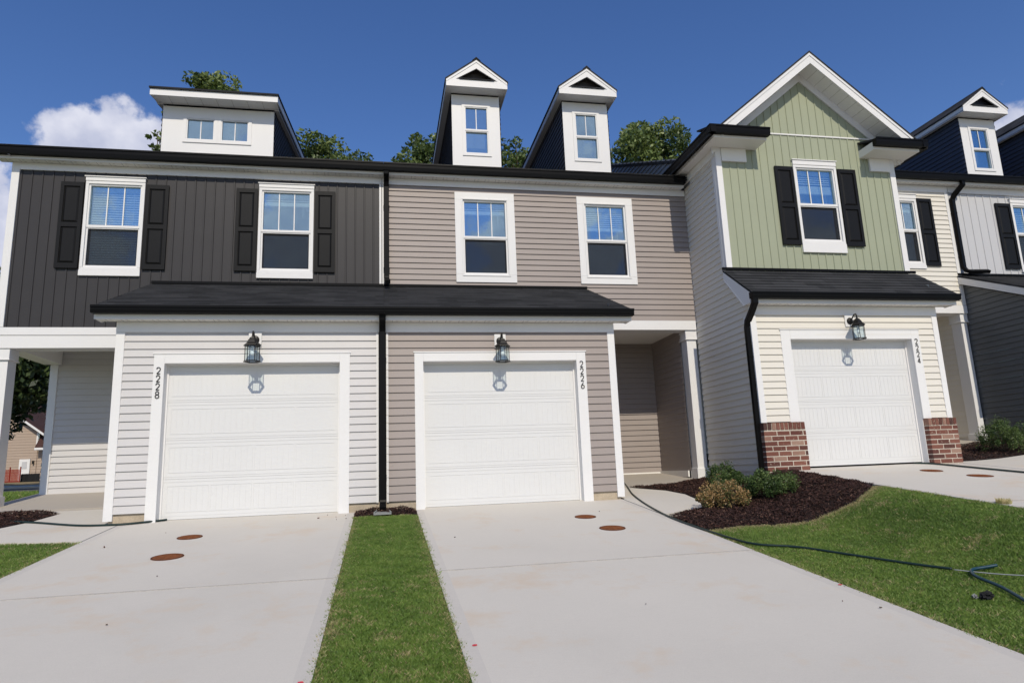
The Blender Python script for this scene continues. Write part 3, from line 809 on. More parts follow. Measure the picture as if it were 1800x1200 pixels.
# gable roof
yg0 = .2
r = MB(); zr = 9.13
for sg in (-1, 1):
    A_, B_ = (8.01, zr), (8.01+sg*2.27, zr-gs*2.27); t_ = .035
    r.prism([(A_[0], yg0-.02, A_[1]), (B_[0], yg0-.02, B_[1]), (B_[0], yg0-.02, B_[1]-t_), (A_[0], yg0-.02, A_[1]-t_)], (0, 5.6, 0))
gr = r.build('gable_roof', 'shingle', Cc)
p = MB()
for sg in (-1, 1):
    def P_(w0, w1, ya, dy, x_end=2.0):
        a = [(8.01, ya, zr-.035-w0), (8.01+sg*x_end, ya, zr-.035-w0-gs*x_end), (8.01+sg*x_end, ya, zr-.035-w1-gs*x_end), (8.01, ya, zr-.035-w1)]
        p.prism(a, (0, dy, 0))
    P_(0, .06, yg0-.012, .012); P_(0.001, .215, yg0, .02); P_(.19, .205, yg0+.02, GYc-yg0-.04, 2.0); P_(.206, .36, GYc-.035, .03)
nf = len(p.f); q = p
for k in range(1, 14):
    x = .15*k
    for sg in (-1, 1):
        xx = 8.01+sg*x; zz = zr-.035-.206-gs*x; q.prism([(xx, yg0+.03, zz), (xx+.008, yg0+.03, zz-sg*gs*.008), (xx+.008, yg0+.03, zz-sg*gs*.008+.004), (xx, yg0+.03, zz+.004)], (0, .34, 0))
two_tone(p.build('rake_board', 'white', Cc), nf)
# eave returns and side gutters
for sg, x_out, x_in in ((-1, 5.74, 6.93), (1, 10.24, 9.11)):
    a, b = sorted((x_out, x_in)); w = (a+.12, b-.02) if sg < 0 else (a+.02, b-.12)
    dz = -.05 if sg > 0 else .0
    m = MB(); gutter(m, a, b, .09, 7.285+dz, 7.43+dz, .12)
    if sg < 0: gutter_y(m, .095, 2.2, x_out, 7.285, 7.43, .12, 1)
    else: gutter_y(m, .095, 2.2, x_out, 7.285+dz, 7.43+dz, .12, -1)
    m.build('gutter', 'black', Cc)
    s = MB(); s.box(w[0], w[1], .212, .62, 7.235+dz, 7.39+dz)                      # boxed return
    f0, f1 = ((6.19, 6.69) if sg < 0 else (9.31, 9.745)); s.box(f0, f1, .575, .62, 6.97+dz, 7.234+dz)
    if sg < 0: s.box(5.86, 6.1, .62, 2.0, 7.235, 7.25); s.box(5.862, 5.885, .62, 2.2, 7.22, 7.40); s.box(6.055, 6.098, .62, 2.0, 7.08, 7.233)
    else: s.box(9.83, 10.12, .62, 2.0, 7.235+dz, 7.25+dz); s.box(10.095, 10.12, .62, 2.2, 7.22+dz, 7.40+dz)
    s.build('eave_return', 'soffit', Cc, bevel=.003)
    rr = MB(); rr.prism([(a+.02, .19, 7.40+dz), (b, .19, 7.40+dz), (b, .62, 7.54+dz), (a+.02, .62, 7.54+dz)], (0, 0, .03)); rr.build('return_roof', 'shingle', Cc)
# left side wall (cream, faces the porch of house B)
m = MB()
lap(m, FL(XL), .03, 2.0, 1.22, 4.10); lap(m, FL(XL), .03, 2.0, 4.10, 4.86, clip=lambda z: (min(.62, .03+max(0, z-4.10)/.75), 2.0)); lap(m, FL(XL), .66, 2.0, 4.86, 7.24)
m.build('side_wall', 'cream', Cc)
m = MB(); lap(m, FL(XL), 1.7, 8.0, 7.0, 10.2, clip=lambda z: (max(1.7, 1.90+(z-7.66)/.45) if z > 7.6 else 1.7, 8.0)); m.build('parapet_siding', 'parapet', Cc)
m = MB(); m.box(XL+.01, XL+.03, .04, 2.0, 1.0, 1.225); m.build('side_foundation', 'foundation', Cc)
m = MB(); lap(m, FR(XR), .66, 2.0, 4.86, 7.2); m.build('right_side_wall', 'cream', Cc)
# skirt roof of C
skirt(Cc, 5.985, 9.965, True, True, z0=4.215, y1=.605, z1=4.865, wall_l=XL, wall_r=9.66, sz=4.07)
# garage front C
fr = F(GY)
CO, CT, coz = (6.765, 9.116), (6.589, 9.275), 3.49
m = MB(); lap(m, fr, XL, 9.66, 2.11, 3.93, [(CO[0]-.02, CO[1]+.02, 0, coz+.02)]); m.build('garage_wall', 'cream', Cc)
garage_trim(Cc, fr, CO[0], CO[1], coz, CT[0], CT[1], 3.645, 2.10, 2.10)
garage_door(Cc, F(.17), CO[0], CO[1], 1.385, coz-.001)
t = MB(); t.box(6.058, 6.165, -.006, .1, 2.10, 3.904); t.box(6.055, 6.085, .101, .2, 1.3, 3.904); t.box(9.585, 9.69, -.006, .1, 2.10, 3.904); t.box(6.058, 9.69, -.012, .03, 3.907, 4.065)
t.build('garage_corner_trim', 'white', Cc, bevel=.003)
def brick_pier(house, x0, x1, y0, y1, z0, z1):
    rng = random.Random(int(x0*100)); V = []; T = []
    def bx(a, b, c, d, e, f):
        i = .004
        vs = [(a, c, e), (b, c, e), (b, d, e), (a, d, e), (a, c, f), (b, c, f), (b, d, f), (a, d, f)]
        vs = [(p[0]+rng.uniform(-.0015, .0015), p[1]+rng.uniform(-.002, .002), p[2]+rng.uniform(-.0015, .0015)) for p in vs]
        tn = rng.choice([.1, .35, .5, .6, .6, .7, .8, .95, .2])
        for q in ((4, 5, 6, 7), (0, 1, 5, 4), (1, 2, 6, 5), (2, 3, 7, 6), (3, 0, 4, 7), (0, 3, 2, 1)):
            V.extend(vs[k] for k in q); T.append(tn+rng.uniform(-.05, .05))
    h, L, j = .081, .235, .015
    z = z0; row = 0; top = z1-.115
    while z < top-.02:
        zz = min(z+h-j, top-j); x = x0-(.1 if row % 2 else 0)
        while x < x1:
            a, b = max(x, x0), min(x+L-j, x1)
            if b-a > .03: bx(a, b, y0, y1, z, zz)
            x += L
        z += h; row += 1
    x = x0
    n = round((x1-x0)/.0745); st = (x1-x0)/n
    for k in range(n): bx(x0+k*st, x0+(k+1)*st-j*.9, y0-.008, y1+.004, top, z1)
    b = np_mesh('brick_pier', V, 4, T, 'brick', house)
    mo = MB(); mo.box(x0+.003, x1-.003, y0+.0035, y1-.004, z0-.1, z1-.008); mo.build('mortar', 'mortar', b)
    return b
brick_pier(Cc, 6.045, 6.795, -.075, .16, 1.24, 2.095); brick_pier(Cc, 9.125, 9.69, -.075, .16, 1.26, 2.097)
# right part of C: recessed entry and window
fr = F(UY)
m = MB(); lap(m, fr, 9.83, 12.40, 4.62, 7.22, [(10.63, 11.52, 5.53, 7.07)], e=.108); m.build('upper_wall', 'cream', Cc)
window(Cc, fr, 10.6, 11.55, 5.50, 7.02, trim=.055, head=.09, sill=.08, lights=3, zm=6.3, blind=(6.75, .05))
shutter(Cc, fr, 11.555, 11.925, 5.485, 7.035); shutter(Cc, fr, 10.215, 10.585, 5.485, 7.035)
t = MB(); t.fbox(fr, 9.7, 12.40, 4.44, 4.615, -.28, .03); t.fbox(fr, 12.32, 12.40, 4.62, 7.2, -.01, .026); t.fbox(fr, 9.9, 12.4, 7.20, 7.352, -.01, .032); t.build('porch_beam', 'white', Cc, bevel=.003)
porch_post(Cc, 12.215, 12.40, 2.0, 1.66, 4.44)
m = MB(); lap(m, F(4.0), 9.6, 12.3, 1.75, 4.5); lap(m, FL(12.26), 2.25, 4.0, 1.6, 4.5); m.build('porch_wall', 'cream', Cc)
t = MB(); t.box(9.6, 12.4, 2.28, 4.0, 4.5, 4.53); t.build('porch_ceiling', 'soffit', Cc)
m = MB(); lap(m, FR(9.66), .03, 4.0, 1.5, 4.5); m.build('garage_side_wall', 'cream', Cc)
eave(Cc, 10.15, 12.40, dz=.37)
main_roof(Cc, XL-.03, 12.41, 7.47)
shell(Cc, 6.15, 12.4, 7.2, left='cream', floor=4.7)
party_downspout(Cc, [(6.03, -.25, 4.16), (6.03, -.25, 4.06), (6.03, -.12, 3.93), (6.03, .03, 3.80), (6.03, .06, 3.7), (6.03, .06, 1.36), (6.03, .0, 1.28)], straps=((3.2, 6.05, .06), (1.75, 6.05, .06)))

# ---------------- house D : pale board over slate
D = empty('townhouse', (15.5, 0, 1.5), 'townhouse at the right edge with pale grey board upper wall and slate grey garage side', 'townhouse', 'townhouses in the row')
XD = 12.42
fr = F(UY)
m = MB(); board(m, fr, XD, 18.5, 4.6, 7.2, [(14.05, 14.95, 5.5, 7.03)], step=.2); m.build('upper_wall', 'pale_board', D)
window(D, fr, 14.02, 14.98, 5.47, 7.02, trim=.055, head=.09, sill=.08, lights=3, zm=6.3, blind=(5.56, 0))
shutter(D, fr, 13.6, 14.0, 5.46, 7.0); shutter(D, fr, 15.0, 15.38, 5.46, 7.0)
t = MB(); t.fbox(fr, XD, 18.5, 7.205, 7.352, -.01, .03); t.build('frieze', 'white', D)
m = MB(); lap(m, FL(XD), .03, 4.2, 1.5, 4.19); lap(m, FL(XD), .03, 2.0, 4.19, 5.2, clip=lambda z: (min(1.99, .03+max(0, z-4.19)/.45), 2.0)); m.build('garage_side_wall', 'slate', D)
fr = F(GY)
m = MB(); lap(m, fr, XD, 16.0, 1.5, 4.1, [(13.0, 15.4, 0, 3.7)]); m.build('garage_wall', 'slate', D)
garage_trim(D, fr, 13.02, 15.38, 3.68, 12.88, 15.52, 3.83, 1.48, 1.48); garage_door(D, F(.17), 13.02, 15.38, 1.53, 3.679)
t = MB(); t.box(XD-.04, XD+.08, -.006, .1, 1.5, 4.1); t.box(XD-.04, 16.0, -.012, .03, 4.105, 4.22); t.build('garage_corner_trim', 'white', D)
m = MB(); shingle_slope(m, XD-.12, 16.2, -.28, 4.27, 1.985, 5.28, e=.135); m.build('skirt_roof', 'shingle', D)
m = MB(); gutter(m, XD-.13, 16.2, -.31, 4.19, 4.29, .115); m.build('skirt_gutter', 'black', D)
rk = MB(); dz = (5.28-4.27)/(1.985+.28)
rk.prism([(XD-.118, -.19, 4.27+.09*dz-.032), (XD-.118, 1.985, 5.247), (XD-.118, 1.985, 5.10), (XD-.118, -.19, 4.14)], (.025, 0, 0)); rk.prism([(XD-.092, -.1, 4.17), (XD-.092, 1.985, 5.10), (XD-.092, 1.985, 5.115), (XD-.092, -.1, 4.185)], (.1, 0, 0)); rk.build('rake_board', 'white', D)
fl = MB(); fl.box(XD-.1, 16.2, 1.955, 1.995, 5.288, 5.335); fl.build('flashing', 'black', D)
eave(D, 12.402, 18.6, dz=.37)
main_roof(D, 12.412, 18.6, 7.47)
shell(D, 12.45, 18.5, 7.2, left='slate', floor=4.7)
gable_dormer(D, 14.155, .28, 'navy', label='gable dormer with navy cheeks'); gable_dormer(D, 16.59, .28, 'navy')
party_downspout(D, [(12.62, 1.76, 7.41), (12.62, 1.76, 7.32), (12.48, 1.88, 7.12), (12.45, 1.93, 7.02), (12.45, 1.93, 5.46), (12.47, 1.90, 5.38), (12.52, 1.86, 5.345), (12.95, 1.8, 5.34)], straps=((6.7, 12.45, 1.95), (5.7, 12.45, 1.95)))

# ------------------------------------------------------------------ wall lanterns
def make_lantern():
    t = empty('wall_lantern', (0, 0, 0), 'black', 'wall lantern', 'wall lanterns over the garage doors')
    # origin: wall face under the lantern centre at the height of the cage bottom
    m = MB(); m.box(-.09, .09, -.022, .0, .245, .455); m.build('mounting_block', 'white', t, bevel=.006)
    cy = -.20
    m = MB(); n0 = len(m.v)
    m.lathe([(.0, .0), (.06, .0), (.062, .006), (.05, .02), (.02, .03), (.001, .032)], (0, 0, 0), 20)
    m.v = [(a, -.022-c, b+.345) for a, b, c in m.v]
    m.build('canopy', 'iron', t, smooth=False)
    m = MB(); m.tube([(0, -.04, .345), (0, -.09, .385), (0, -.14, .43), (0, -.18, .435), (0, cy, .41), (0, cy, .36)], .012, 8); 
    m.tube([(0, -.04, .33), (0, -.075, .30), (0, -.11, .31), (0, -.13, .345)], .009, 8); m.build('arm', 'iron', t, smooth=True)
    m = MB(); m.lathe([(.118, .222), (.122, .228), (.118, .238), (.085, .265), (.06, .315), (.045, .33), (.04, .345), (.018, .352), (.015, .372), (.002, .382)], (0, cy, 0), 6); m.build('lantern_roof', 'iron', t)
    m = MB()
    for k in range(6):
        an = math.pi/3*k; x, y = .098*math.cos(an), cy+.098*math.sin(an); m.tube([(x, y, .0), (x, y, .226)], .0055, 6)
    # open hexagonal base ring with a cross wire
    def hexring(ri, ro, za, zb):
        for k in range(6):
            a, b = math.pi/3*k, math.pi/3*(k+1)
            P = lambda r_, an, z: (r_*math.cos(an), cy+r_*math.sin(an), z)
            m.quad(P(ri, a, za), P(ri, b, za), P(ro, b, za), P(ro, a, za)); m.quad(P(ri, a, zb), P(ri, b, zb), P(ro, b, zb), P(ro, a, zb))
            m.quad(P(ro, a, za), P(ro, b, za), P(ro, b, zb), P(ro, a, zb)); m.quad(P(ri, a, za), P(ri, b, za), P(ri, b, zb), P(ri, a, zb))
    hexring(.083, .116, -.008, .008); hexring(.088, .106, .216, .226)
    m.build('cage', 'iron', t)
    m = MB()
    for k in range(6):
        a, b = math.pi/3*k, math.pi/3*(k+1); r_ = .09
        m.quad((r_*math.cos(a), cy+r_*math.sin(a), .01), (r_*math.cos(b), cy+r_*math.sin(b), .01), (r_*math.cos(b), cy+r_*math.sin(b), .222), (r_*math.cos(a), cy+r_*math.sin(a), .222))
    m.build('glass_pane', 'lamp_glass', t)
    m = MB(); m.lathe([(.001, .085), (.018, .09), (.029, .105), (.031, .122), (.026, .14), (.016, .158), (.013, .17)], (0, cy, 0), 14); m.build('bulb', 'bulb', t, smooth=True)
    m = MB(); m.lathe([(.014, .168), (.016, .17), (.016, .225)], (0, cy, 0), 12); m.build('socket', 'white', t)
    return t
def dup(t, loc, label):
    c = t.copy(); COL.objects.link(c); c.location = loc; c['label'] = label
    for ch in t.children:
        d = ch.copy(); COL.objects.link(d); d.parent = c
        for g2 in ch.children:
            e = g2.copy(); COL.objects.link(e); e.parent = d
    return c
lan = make_lantern()
lan.location = (-1.80, .005, 3.146); lan['label'] = 'black lantern over the light grey house garage door, beside number 2228'
l2 = dup(lan, (1.79, .005, 3.118), 'black lantern on taupe siding over the garage numbered 2226'); 
l3 = dup(lan, (7.93, .005, 3.455), 'black lantern on cream siding over the garage numbered 2224')

# ------------------------------------------------------------------ house numbers
STROKES = {'2': [[(.03, .74), (.1, .92), (.35, 1.0), (.68, .98), (.93, .84), (.94, .64), (.72, .44), (.4, .25), (.08, .03)], [(.06, .03), (1.0, .03)]],
           '8': [[(.5, .53), (.2, .60), (.07, .76), (.2, .94), (.5, 1.0), (.8, .94), (.93, .76), (.8, .60), (.5, .53)], [(.5, .53), (.15, .44), (.0, .25), (.16, .06), (.5, 0), (.84, .06), (1, .25), (.85, .44), (.5, .53)]],
           '6': [[(.82, 1.0), (.5, .82), (.18, .56), (.03, .3), (.12, .08), (.5, 0), (.88, .08), (1, .3), (.86, .5), (.5, .57), (.2, .5), (.06, .36)]],
           '4': [[(.72, 0), (.72, 1.0)], [(.72, 1.0), (.0, .3)], [(.0, .28), (1.0, .28)]]}
def house_number(txt, x, ztop, label):
    t = empty('house_number', (x, -.002, ztop), label, 'house number', 'house numbers on the garage trim')
    for k, ch in enumerate(txt):
        c = MB(); w, h = .048, .092
        for st in STROKES[ch]:
            P = smooth_path([(q[0]*w-w/2, 0, q[1]*h) for q in st], 6) if len(st) > 3 else [Vector((q[0]*w-w/2, 0, q[1]*h)) for q in st]
            L_ = []; R_ = []
            for i, p in enumerate(P):
                tg = (P[min(i+1, len(P)-1)]-P[max(i-1, 0)]).normalized(); nn = Vector((-tg.z, 0, tg.x))*.0058
                L_.append(p+nn); R_.append(p-nn)
            for i in range(len(P)-1):
                c.prism([tuple(L_[i]), tuple(L_[i+1]), tuple(R_[i+1]), tuple(R_[i])], (0, -.006, 0))
        c.v = [(a+x, b-.004, d+ztop-.095-.1125*k) for a, b, d in c.v]
        c.build('digit', 'digit', t)
for txt, x, z, lb in (('2228', -3.067, 3.105, 'thin black digits 2228 down the white trim of the light grey garage'),
                      ('2226', 3.075, 3.145, 'thin black digits 2226 down the white trim of the taupe garage'),
                      ('2224', 9.197, 3.49, 'thin black digits 2224 down the white trim of the cream garage')):
    house_number(txt, x, z, lb)

# ================================================================== GROUND
def sheet(name, poly, mat, zoff, thick=.1, step=.3, edge=None, gap=0, zf=None):
    """polygon draped on the terrain with a real edge thickness"""
    zf = zf or g
    bm = bmesh.new(); vs = [bm.verts.new((x, y, 0)) for x, y in poly]; bm.faces.new(vs)
    xs = [p[0] for p in poly]; ys = [p[1] for p in poly]
    cuts = [((x, 0, 0), (1, 0, 0)) for x in np.arange(min(xs)+step*.5, max(xs), step)] + [((0, y, 0), (0, 1, 0)) for y in np.arange(min(ys)+step*.5, max(ys), step)]
    if edge: cuts += [((x, 0, 0), (1, 0, 0)) for x in edge]
    for co, no in cuts:
        bmesh.ops.bisect_plane(bm, geom=bm.verts[:]+bm.edges[:]+bm.faces[:], plane_co=co, plane_no=no)
    bd = [e for e in bm.edges if e.is_boundary]
    ex = bmesh.ops.extrude_edge_only(bm, edges=bd)
    low = {v for v in ex['geom'] if isinstance(v, bmesh.types.BMVert)}
    for v in bm.verts: v.co.z = zf(v.co.x, v.co.y)+zoff-(thick if v in low else 0)
    bmesh.ops.recalc_face_normals(bm, faces=bm.faces)
    me = bpy.data.meshes.new(name); bm.to_mesh(me); bm.free()
    for k in (mat if isinstance(mat, (list, tuple)) else (mat,)): me.materials.append(M[k])
    if edge:
        for p in me.polygons:
            c = p.center
            if c.x < edge[0] or c.x > edge[1]: p.material_index = 1
    o = bpy.data.objects.new(name, me); COL.objects.link(o)
    return o
def structure(o): o['kind'] = 'structure'; return o
# base terrain
m = MB()
xs = np.concatenate([np.array([-600, -300, -150, -80, -55]), np.arange(-40, 41, 1.0), np.array([55, 80, 150, 300, 600])])
ys = np.concatenate([np.array([-400, -200, -100, -50, -25, -18]), np.arange(-14, 46, 1.0), np.array([55, 70, 100, 200, 500, 900])])
nx = len(xs)
m.v = [(x, y, g(x, y)-.09) for y in ys for x in xs]
m.f = [(j*nx+i, j*nx+i+1, (j+1)*nx+i+1, (j+1)*nx+i) for j in range(len(ys)-1) for i in range(nx-1)]
structure(m.build('ground', 'soil', normals=False))
YJ, YE = -3.68, -8.6
def driveway(x0, x1, ytop, tag_):
    ed = (x0+.1, x1-.1)
    structure(sheet('driveway', [(x0, ytop), (x0, YJ+.0005), (x1, YJ+.0005), (x1, ytop)], ('concrete', 'concrete_edge'), 0, .09, .3, ed))
    structure(sheet('driveway', [(x0, YJ-.0005), (x0, YE), (x1, YE), (x1, YJ-.0005)], ('concrete', 'concrete_edge'), -.002, .09, .3, ed))
    structure(sheet('driveway_joint', [(x0+.002, YJ+.009), (x0+.002, YJ-.009), (x1-.002, YJ-.009), (x1-.002, YJ+.009)], 'joint', .003, .012, .3))
driveway(-3.42, -.385, .16, 'A'); driveway(.475, 3.61, .16, 'B'); driveway(6.42, 9.68, .16, 'C'); driveway(12.6, 15.9, .16, 'D')
structure(sheet('street', [(-40, -9.2), (-40, -16), (40, -16), (40, -9.2)], 'asphalt', -.03, .05, 2))
structure(sheet('kerb', [(-40, YE-.01), (-40, -9.19), (40, -9.19), (40, YE-.01)], 'concrete_edge', -.004, .1, 1))
# walks and porch slabs
zA = lambda x, y: 1.0+.10*min(y, 1.6)+.105*max(0, y-1.6)
structure(sheet('walkway', [(-3.43, -1.18), (-4.34, -1.0), (-6.4, -1.0), (-6.6, -.1), (-4.95, .02), (-4.75, .6), (-4.68, 1.3), (-4.9, 1.58), (-3.62, 1.6), (-3.62, .03), (-3.43, .02)], 'concrete', .003, .1, .3))
structure(sheet('porch_floor', [(-6.15, 1.62), (-6.15, 4.2), (-3.6, 4.2), (-3.6, 1.62)], 'porch_concrete', .028, .2, .4, zf=zA))
structure(sheet('walkway', [(3.622, -1.45), (3.622, .02), (3.66, .04), (3.66, 1.3), (4.15, 1.32), (4.62, .72), (4.72, .2), (4.62, -.5), (4.36, -1.1)], 'concrete', .003, .1, .3))
structure(sheet('porch_floor', [(3.62, 1.33), (3.62, 4.2), (5.95, 4.2), (5.95, 1.9), (4.9, 1.33)], 'porch_concrete', .012, .2, .4, zf=lambda x, y: 1.0+.10*min(y, 1.6)+.075*max(0, y-1.6)))
structure(sheet('porch_floor', [(9.7, 1.6), (9.7, 4.2), (12.2, 4.2), (12.2, 1.6)], 'porch_concrete', .02, .2, .4))
structure(sheet('walkway', [(9.69, -.9), (9.69, .3), (13, .35), (13, -.7)], 'concrete', .004, .1, .3)) if False else None

def inside(poly, P):
    x, y = P[:, 0], P[:, 1]; r = np.zeros(len(P), bool); n = len(poly)
    for i in range(n):
        x0, y0 = poly[i]; x1, y1 = poly[(i+1) % n]
        if y0 == y1: continue
        c = ((y0 > y) != (y1 > y)) & (x < (x1-x0)*(y-y0)/(y1-y0)+x0); r ^= c
    return r
gv = np.vectorize(g)
def scatter(poly, dens, rng, grow=0):
    a = np.array(poly); lo, hi = a.min(0), a.max(0)
    lo = lo-grow; hi = hi+grow; n = int(dens*np.prod(hi-lo)); P = lo+rng.random((n, 2))*(hi-lo)
    k = inside(poly, P)
    if grow: k |= edge_dist(poly, P) < grow*rng.random(len(P))**1.6
    return P[k]
def vnoise(P, s, seed):
    """cheap smooth value noise"""
    r = np.random.default_rng(seed); G = r.random((64, 64)); q = P*s+100; i = np.floor(q).astype(int); f = q-i; f = f*f*(3-2*f)
    a = G[i[:, 0] % 64, i[:, 1] % 64]; b = G[(i[:, 0]+1) % 64, i[:, 1] % 64]; c = G[i[:, 0] % 64, (i[:, 1]+1) % 64]; d = G[(i[:, 0]+1) % 64, (i[:, 1]+1) % 64]
    return (a*(1-f[:, 0])+b*f[:, 0])*(1-f[:, 1])+(c*(1-f[:, 0])+d*f[:, 0])*f[:, 1]
def edge_dist(poly, P):
    d = np.full(len(P), 9.)
    for i in range(len(poly)):
        a = np.array(poly[i]); b = np.array(poly[(i+1) % len(poly)]); ab = b-a; t = np.clip(((P-a)@ab)/(ab@ab), 0, 1)
        d = np.minimum(d, np.linalg.norm(P-(a+t[:, None]*ab), axis=1))
    return d
def lawn(name, poly, dens, seed, hgt=.024, base=-.02, extra=lambda P: 0):
    structure(sheet('lawn', poly, 'lawn', base, .08, .3))
    rng = np.random.default_rng(seed); P = scatter(poly, dens, rng, .05); n = len(P)
    ed = edge_dist(poly, P)
    patch = .6*vnoise(P, 1.6, seed)+.4*vnoise(P, 5, seed+1)
    fine = vnoise(P, 16, seed+2)
    big = vnoise(P, .9, seed+7)
    tone = np.clip(.02+.42*patch+.30*big+.30*(fine-.5)+rng.normal(0, .12, n), 0, .86)
    sp = .35*vnoise(P, 3.1, seed+9)+.35*vnoise(P, 9, seed+11)+.3*vnoise(P, 22, seed+12)
    straw = rng.random(n) < (.025+.5*np.clip((sp-.64)*5, 0, 1)+.40*np.exp(-ed/.045)+extra(P))
    tone[straw] = rng.uniform(.88, 1.0, straw.sum())
    h = hgt*rng.uniform(.55, 1.3, n)*(.75+.5*fine); an = rng.uniform(0, 2*np.pi, n); lean = rng.uniform(.15, 1.0, n)*h
    la = rng.uniform(0, 2*np.pi, n); w = rng.uniform(.0011, .0022, n)
    z = gv(P[:, 0], P[:, 1])+base
    B0 = np.c_[P, z]; side = np.c_[np.cos(an), np.sin(an), np.zeros(n)]*w[:, None]
    ln = np.c_[np.cos(la)*lean, np.sin(la)*lean, h]
    mid = B0+ln*np.array([.35, .35, .6]); tip = B0+ln
    V = np.empty((n, 4, 3)); V[:, 0] = B0-side; V[:, 1] = B0+side; V[:, 2] = mid+side*.7; V[:, 3] = tip
    o = np_mesh(name, V, 4, tone, 'grass'); o['kind'] = 'stuff'
    return o
STRIP = [(-.375, -.42), (-.1, -.32), (.2, -.38), (.465, -.45), (.465, -8.55), (-.375, -8.55)]
o = lawn('grass', [(x, max(y, -7.2)) for x, y in STRIP], 40000, 1); tag(o, 'narrow strip of sod between the two concrete driveways', 'grass')
structure(sheet('lawn', [(-.375, -7.19), (.465, -7.19), (.465, -8.58), (-.375, -8.58)], 'lawn', -.02, .08))
RIGHT = [(3.63, -2.62), (3.8, -2.6), (4.2, -2.48), (4.6, -2.53), (5.0, -2.62), (5.67, -2.56), (6.1, -2.3), (6.34, -2.1), (6.41, -2.15), (6.41, -8.5), (3.63, -8.5)]
o = lawn('grass', [(x, max(y, -7.0)) for x, y in RIGHT], 24000, 2, extra=lambda P: .75*np.exp(-np.abs(P[:, 1]-np.interp(P[:, 0], [3.63, 4.2, 5, 5.67, 6.1, 6.41], [-2.62, -2.48, -2.62, -2.56, -2.3, -2.1]))/.10)); tag(o, 'sod lawn right of the middle driveway, with a hose across it', 'grass')
LEFT = [(-3.43, -1.2), (-4.34, -1.02), (-6.4, -1.02), (-7.5, -1.2), (-7.5, -5.5), (-3.43, -5.5)]
o = lawn('grass', LEFT, 12000, 3); tag(o, 'patch of sod left of the first driveway', 'grass')
o = lawn('grass', [(-6.3, 2.2), (-6.3, 9), (-13, 13), (-13, 3)], 700, 4, .08); tag(o, 'grass beside the end wall behind the porch', 'grass')

o = lawn('grass', [(9.70, -1.65), (12.58, -1.55), (12.58, -7.5), (9.70, -7.5)], 3500, 6); tag(o, 'patch of sod between the two driveways at the right edge', 'grass')
structure(sheet('lawn', [(-7.52, -.9), (-7.52, -8.5), (-24, -8.5), (-24, 12), (-13.1, 12.9), (-13, 3), (-7.3, 2.2), (-7.3, -.9)], 'lawn', -.02, .08, 1.0))
def mulch(poly, dens, seed, label, hump=.05):
    a = np.array(poly); rng = np.random.default_rng(seed)
    hz = lambda x, y: g(x, y)+hump*min(1, float(edge_dist(poly, np.array([[x, y]]))[0])/.25)+.012*math.sin(x*17)*math.sin(y*14)
    s = sheet('mulch_soil', poly, 'mulch', -.015, .06, .12, zf=hz); me = s.data
    me.name = 'mulch_bed'; s.name = 'mulch_bed'
    P = scatter(poly, dens, rng); n = len(P)
    z = np.array([hz(x, y) for x, y in P])+rng.uniform(-.006, .022, n)
    L = rng.uniform(.005, .024, n); W = rng.uniform(.002, .006, n); an = rng.uniform(0, np.pi*2, n); ti = rng.normal(0, .45, n); ro = rng.normal(0, .6, n)
    ax = np.c_[np.cos(an)*np.cos(ti), np.sin(an)*np.cos(ti), np.sin(ti)]*L[:, None]
    sd_ = np.c_[-np.sin(an)*np.cos(ro), np.cos(an)*np.cos(ro), np.sin(ro)]*W[:, None]
    Cn = np.c_[P, z]
    V = np.stack([Cn-ax-sd_, Cn+ax-sd_, Cn+ax*.9+sd_, Cn-ax*.9+sd_], 1)
    tone = np.clip(rng.beta(2, 2.4, n), 0, .9); tone[rng.random(n) < .035] = rng.uniform(.9, 1)
    o = np_mesh('mulch_bed', V, 4, tone, 'mulch')
    # the chips and the mound are one bed
    bm = bmesh.new(); bm.from_mesh(o.data); 
    o2 = o
    s.parent = o; s.name = 'mulch_mound'
    o['kind'] = 'stuff'; tag(o, label, 'mulch')
    return o
BED = [(3.63, -1.62), (3.64, -2.15), (3.66, -2.58), (3.82, -2.56), (4.2, -2.44), (4.6, -2.49), (5, -2.58), (5.67, -2.52), (6.1, -2.27), (6.34, -2.06), (6.405, -1.2), (6.405, -.1), (6.03, -.1), (6.03, 1.9), (5.75, 1.95), (4.95, 1.33), (4.2, 1.33), (4.66, .72), (4.76, .2), (4.66, -.5), (4.40, -1.13)]
mulch(BED, 6500, 11, 'dark red-brown bark mulch bed with shrubs beside the brick pier')
mulch([(-7.2, 1.75), (-6.2, 1.6), (-4.92, 1.55), (-4.7, 1.28), (-4.78, .6), (-4.98, .04), (-6.6, -.08), (-7.2, 0)], 4000, 12, 'dark mulch bed in front of the left porch post')
mulch([(-.375, -.40), (-.375, .02), (.465, .02), (.465, -.43), (.2, -.36), (-.1, -.3)], 7000, 13, 'small patch of dark mulch under the black downspout', .085)
mulch([(9.72, .25), (9.72, 1.58), (12.35, 1.9), (13.5, -.02), (12.3, -.1), (10.6, .1)], 2500, 14, 'dark mulch bed under the shrub at the right edge')
# right of driveway C: walk to the entry
structure(sheet('walkway', [(9.69, -1.6), (9.69, .2), (10.6, .04), (12.5, -.16), (12.5, -1.5)], 'concrete', .002, .1, .3))

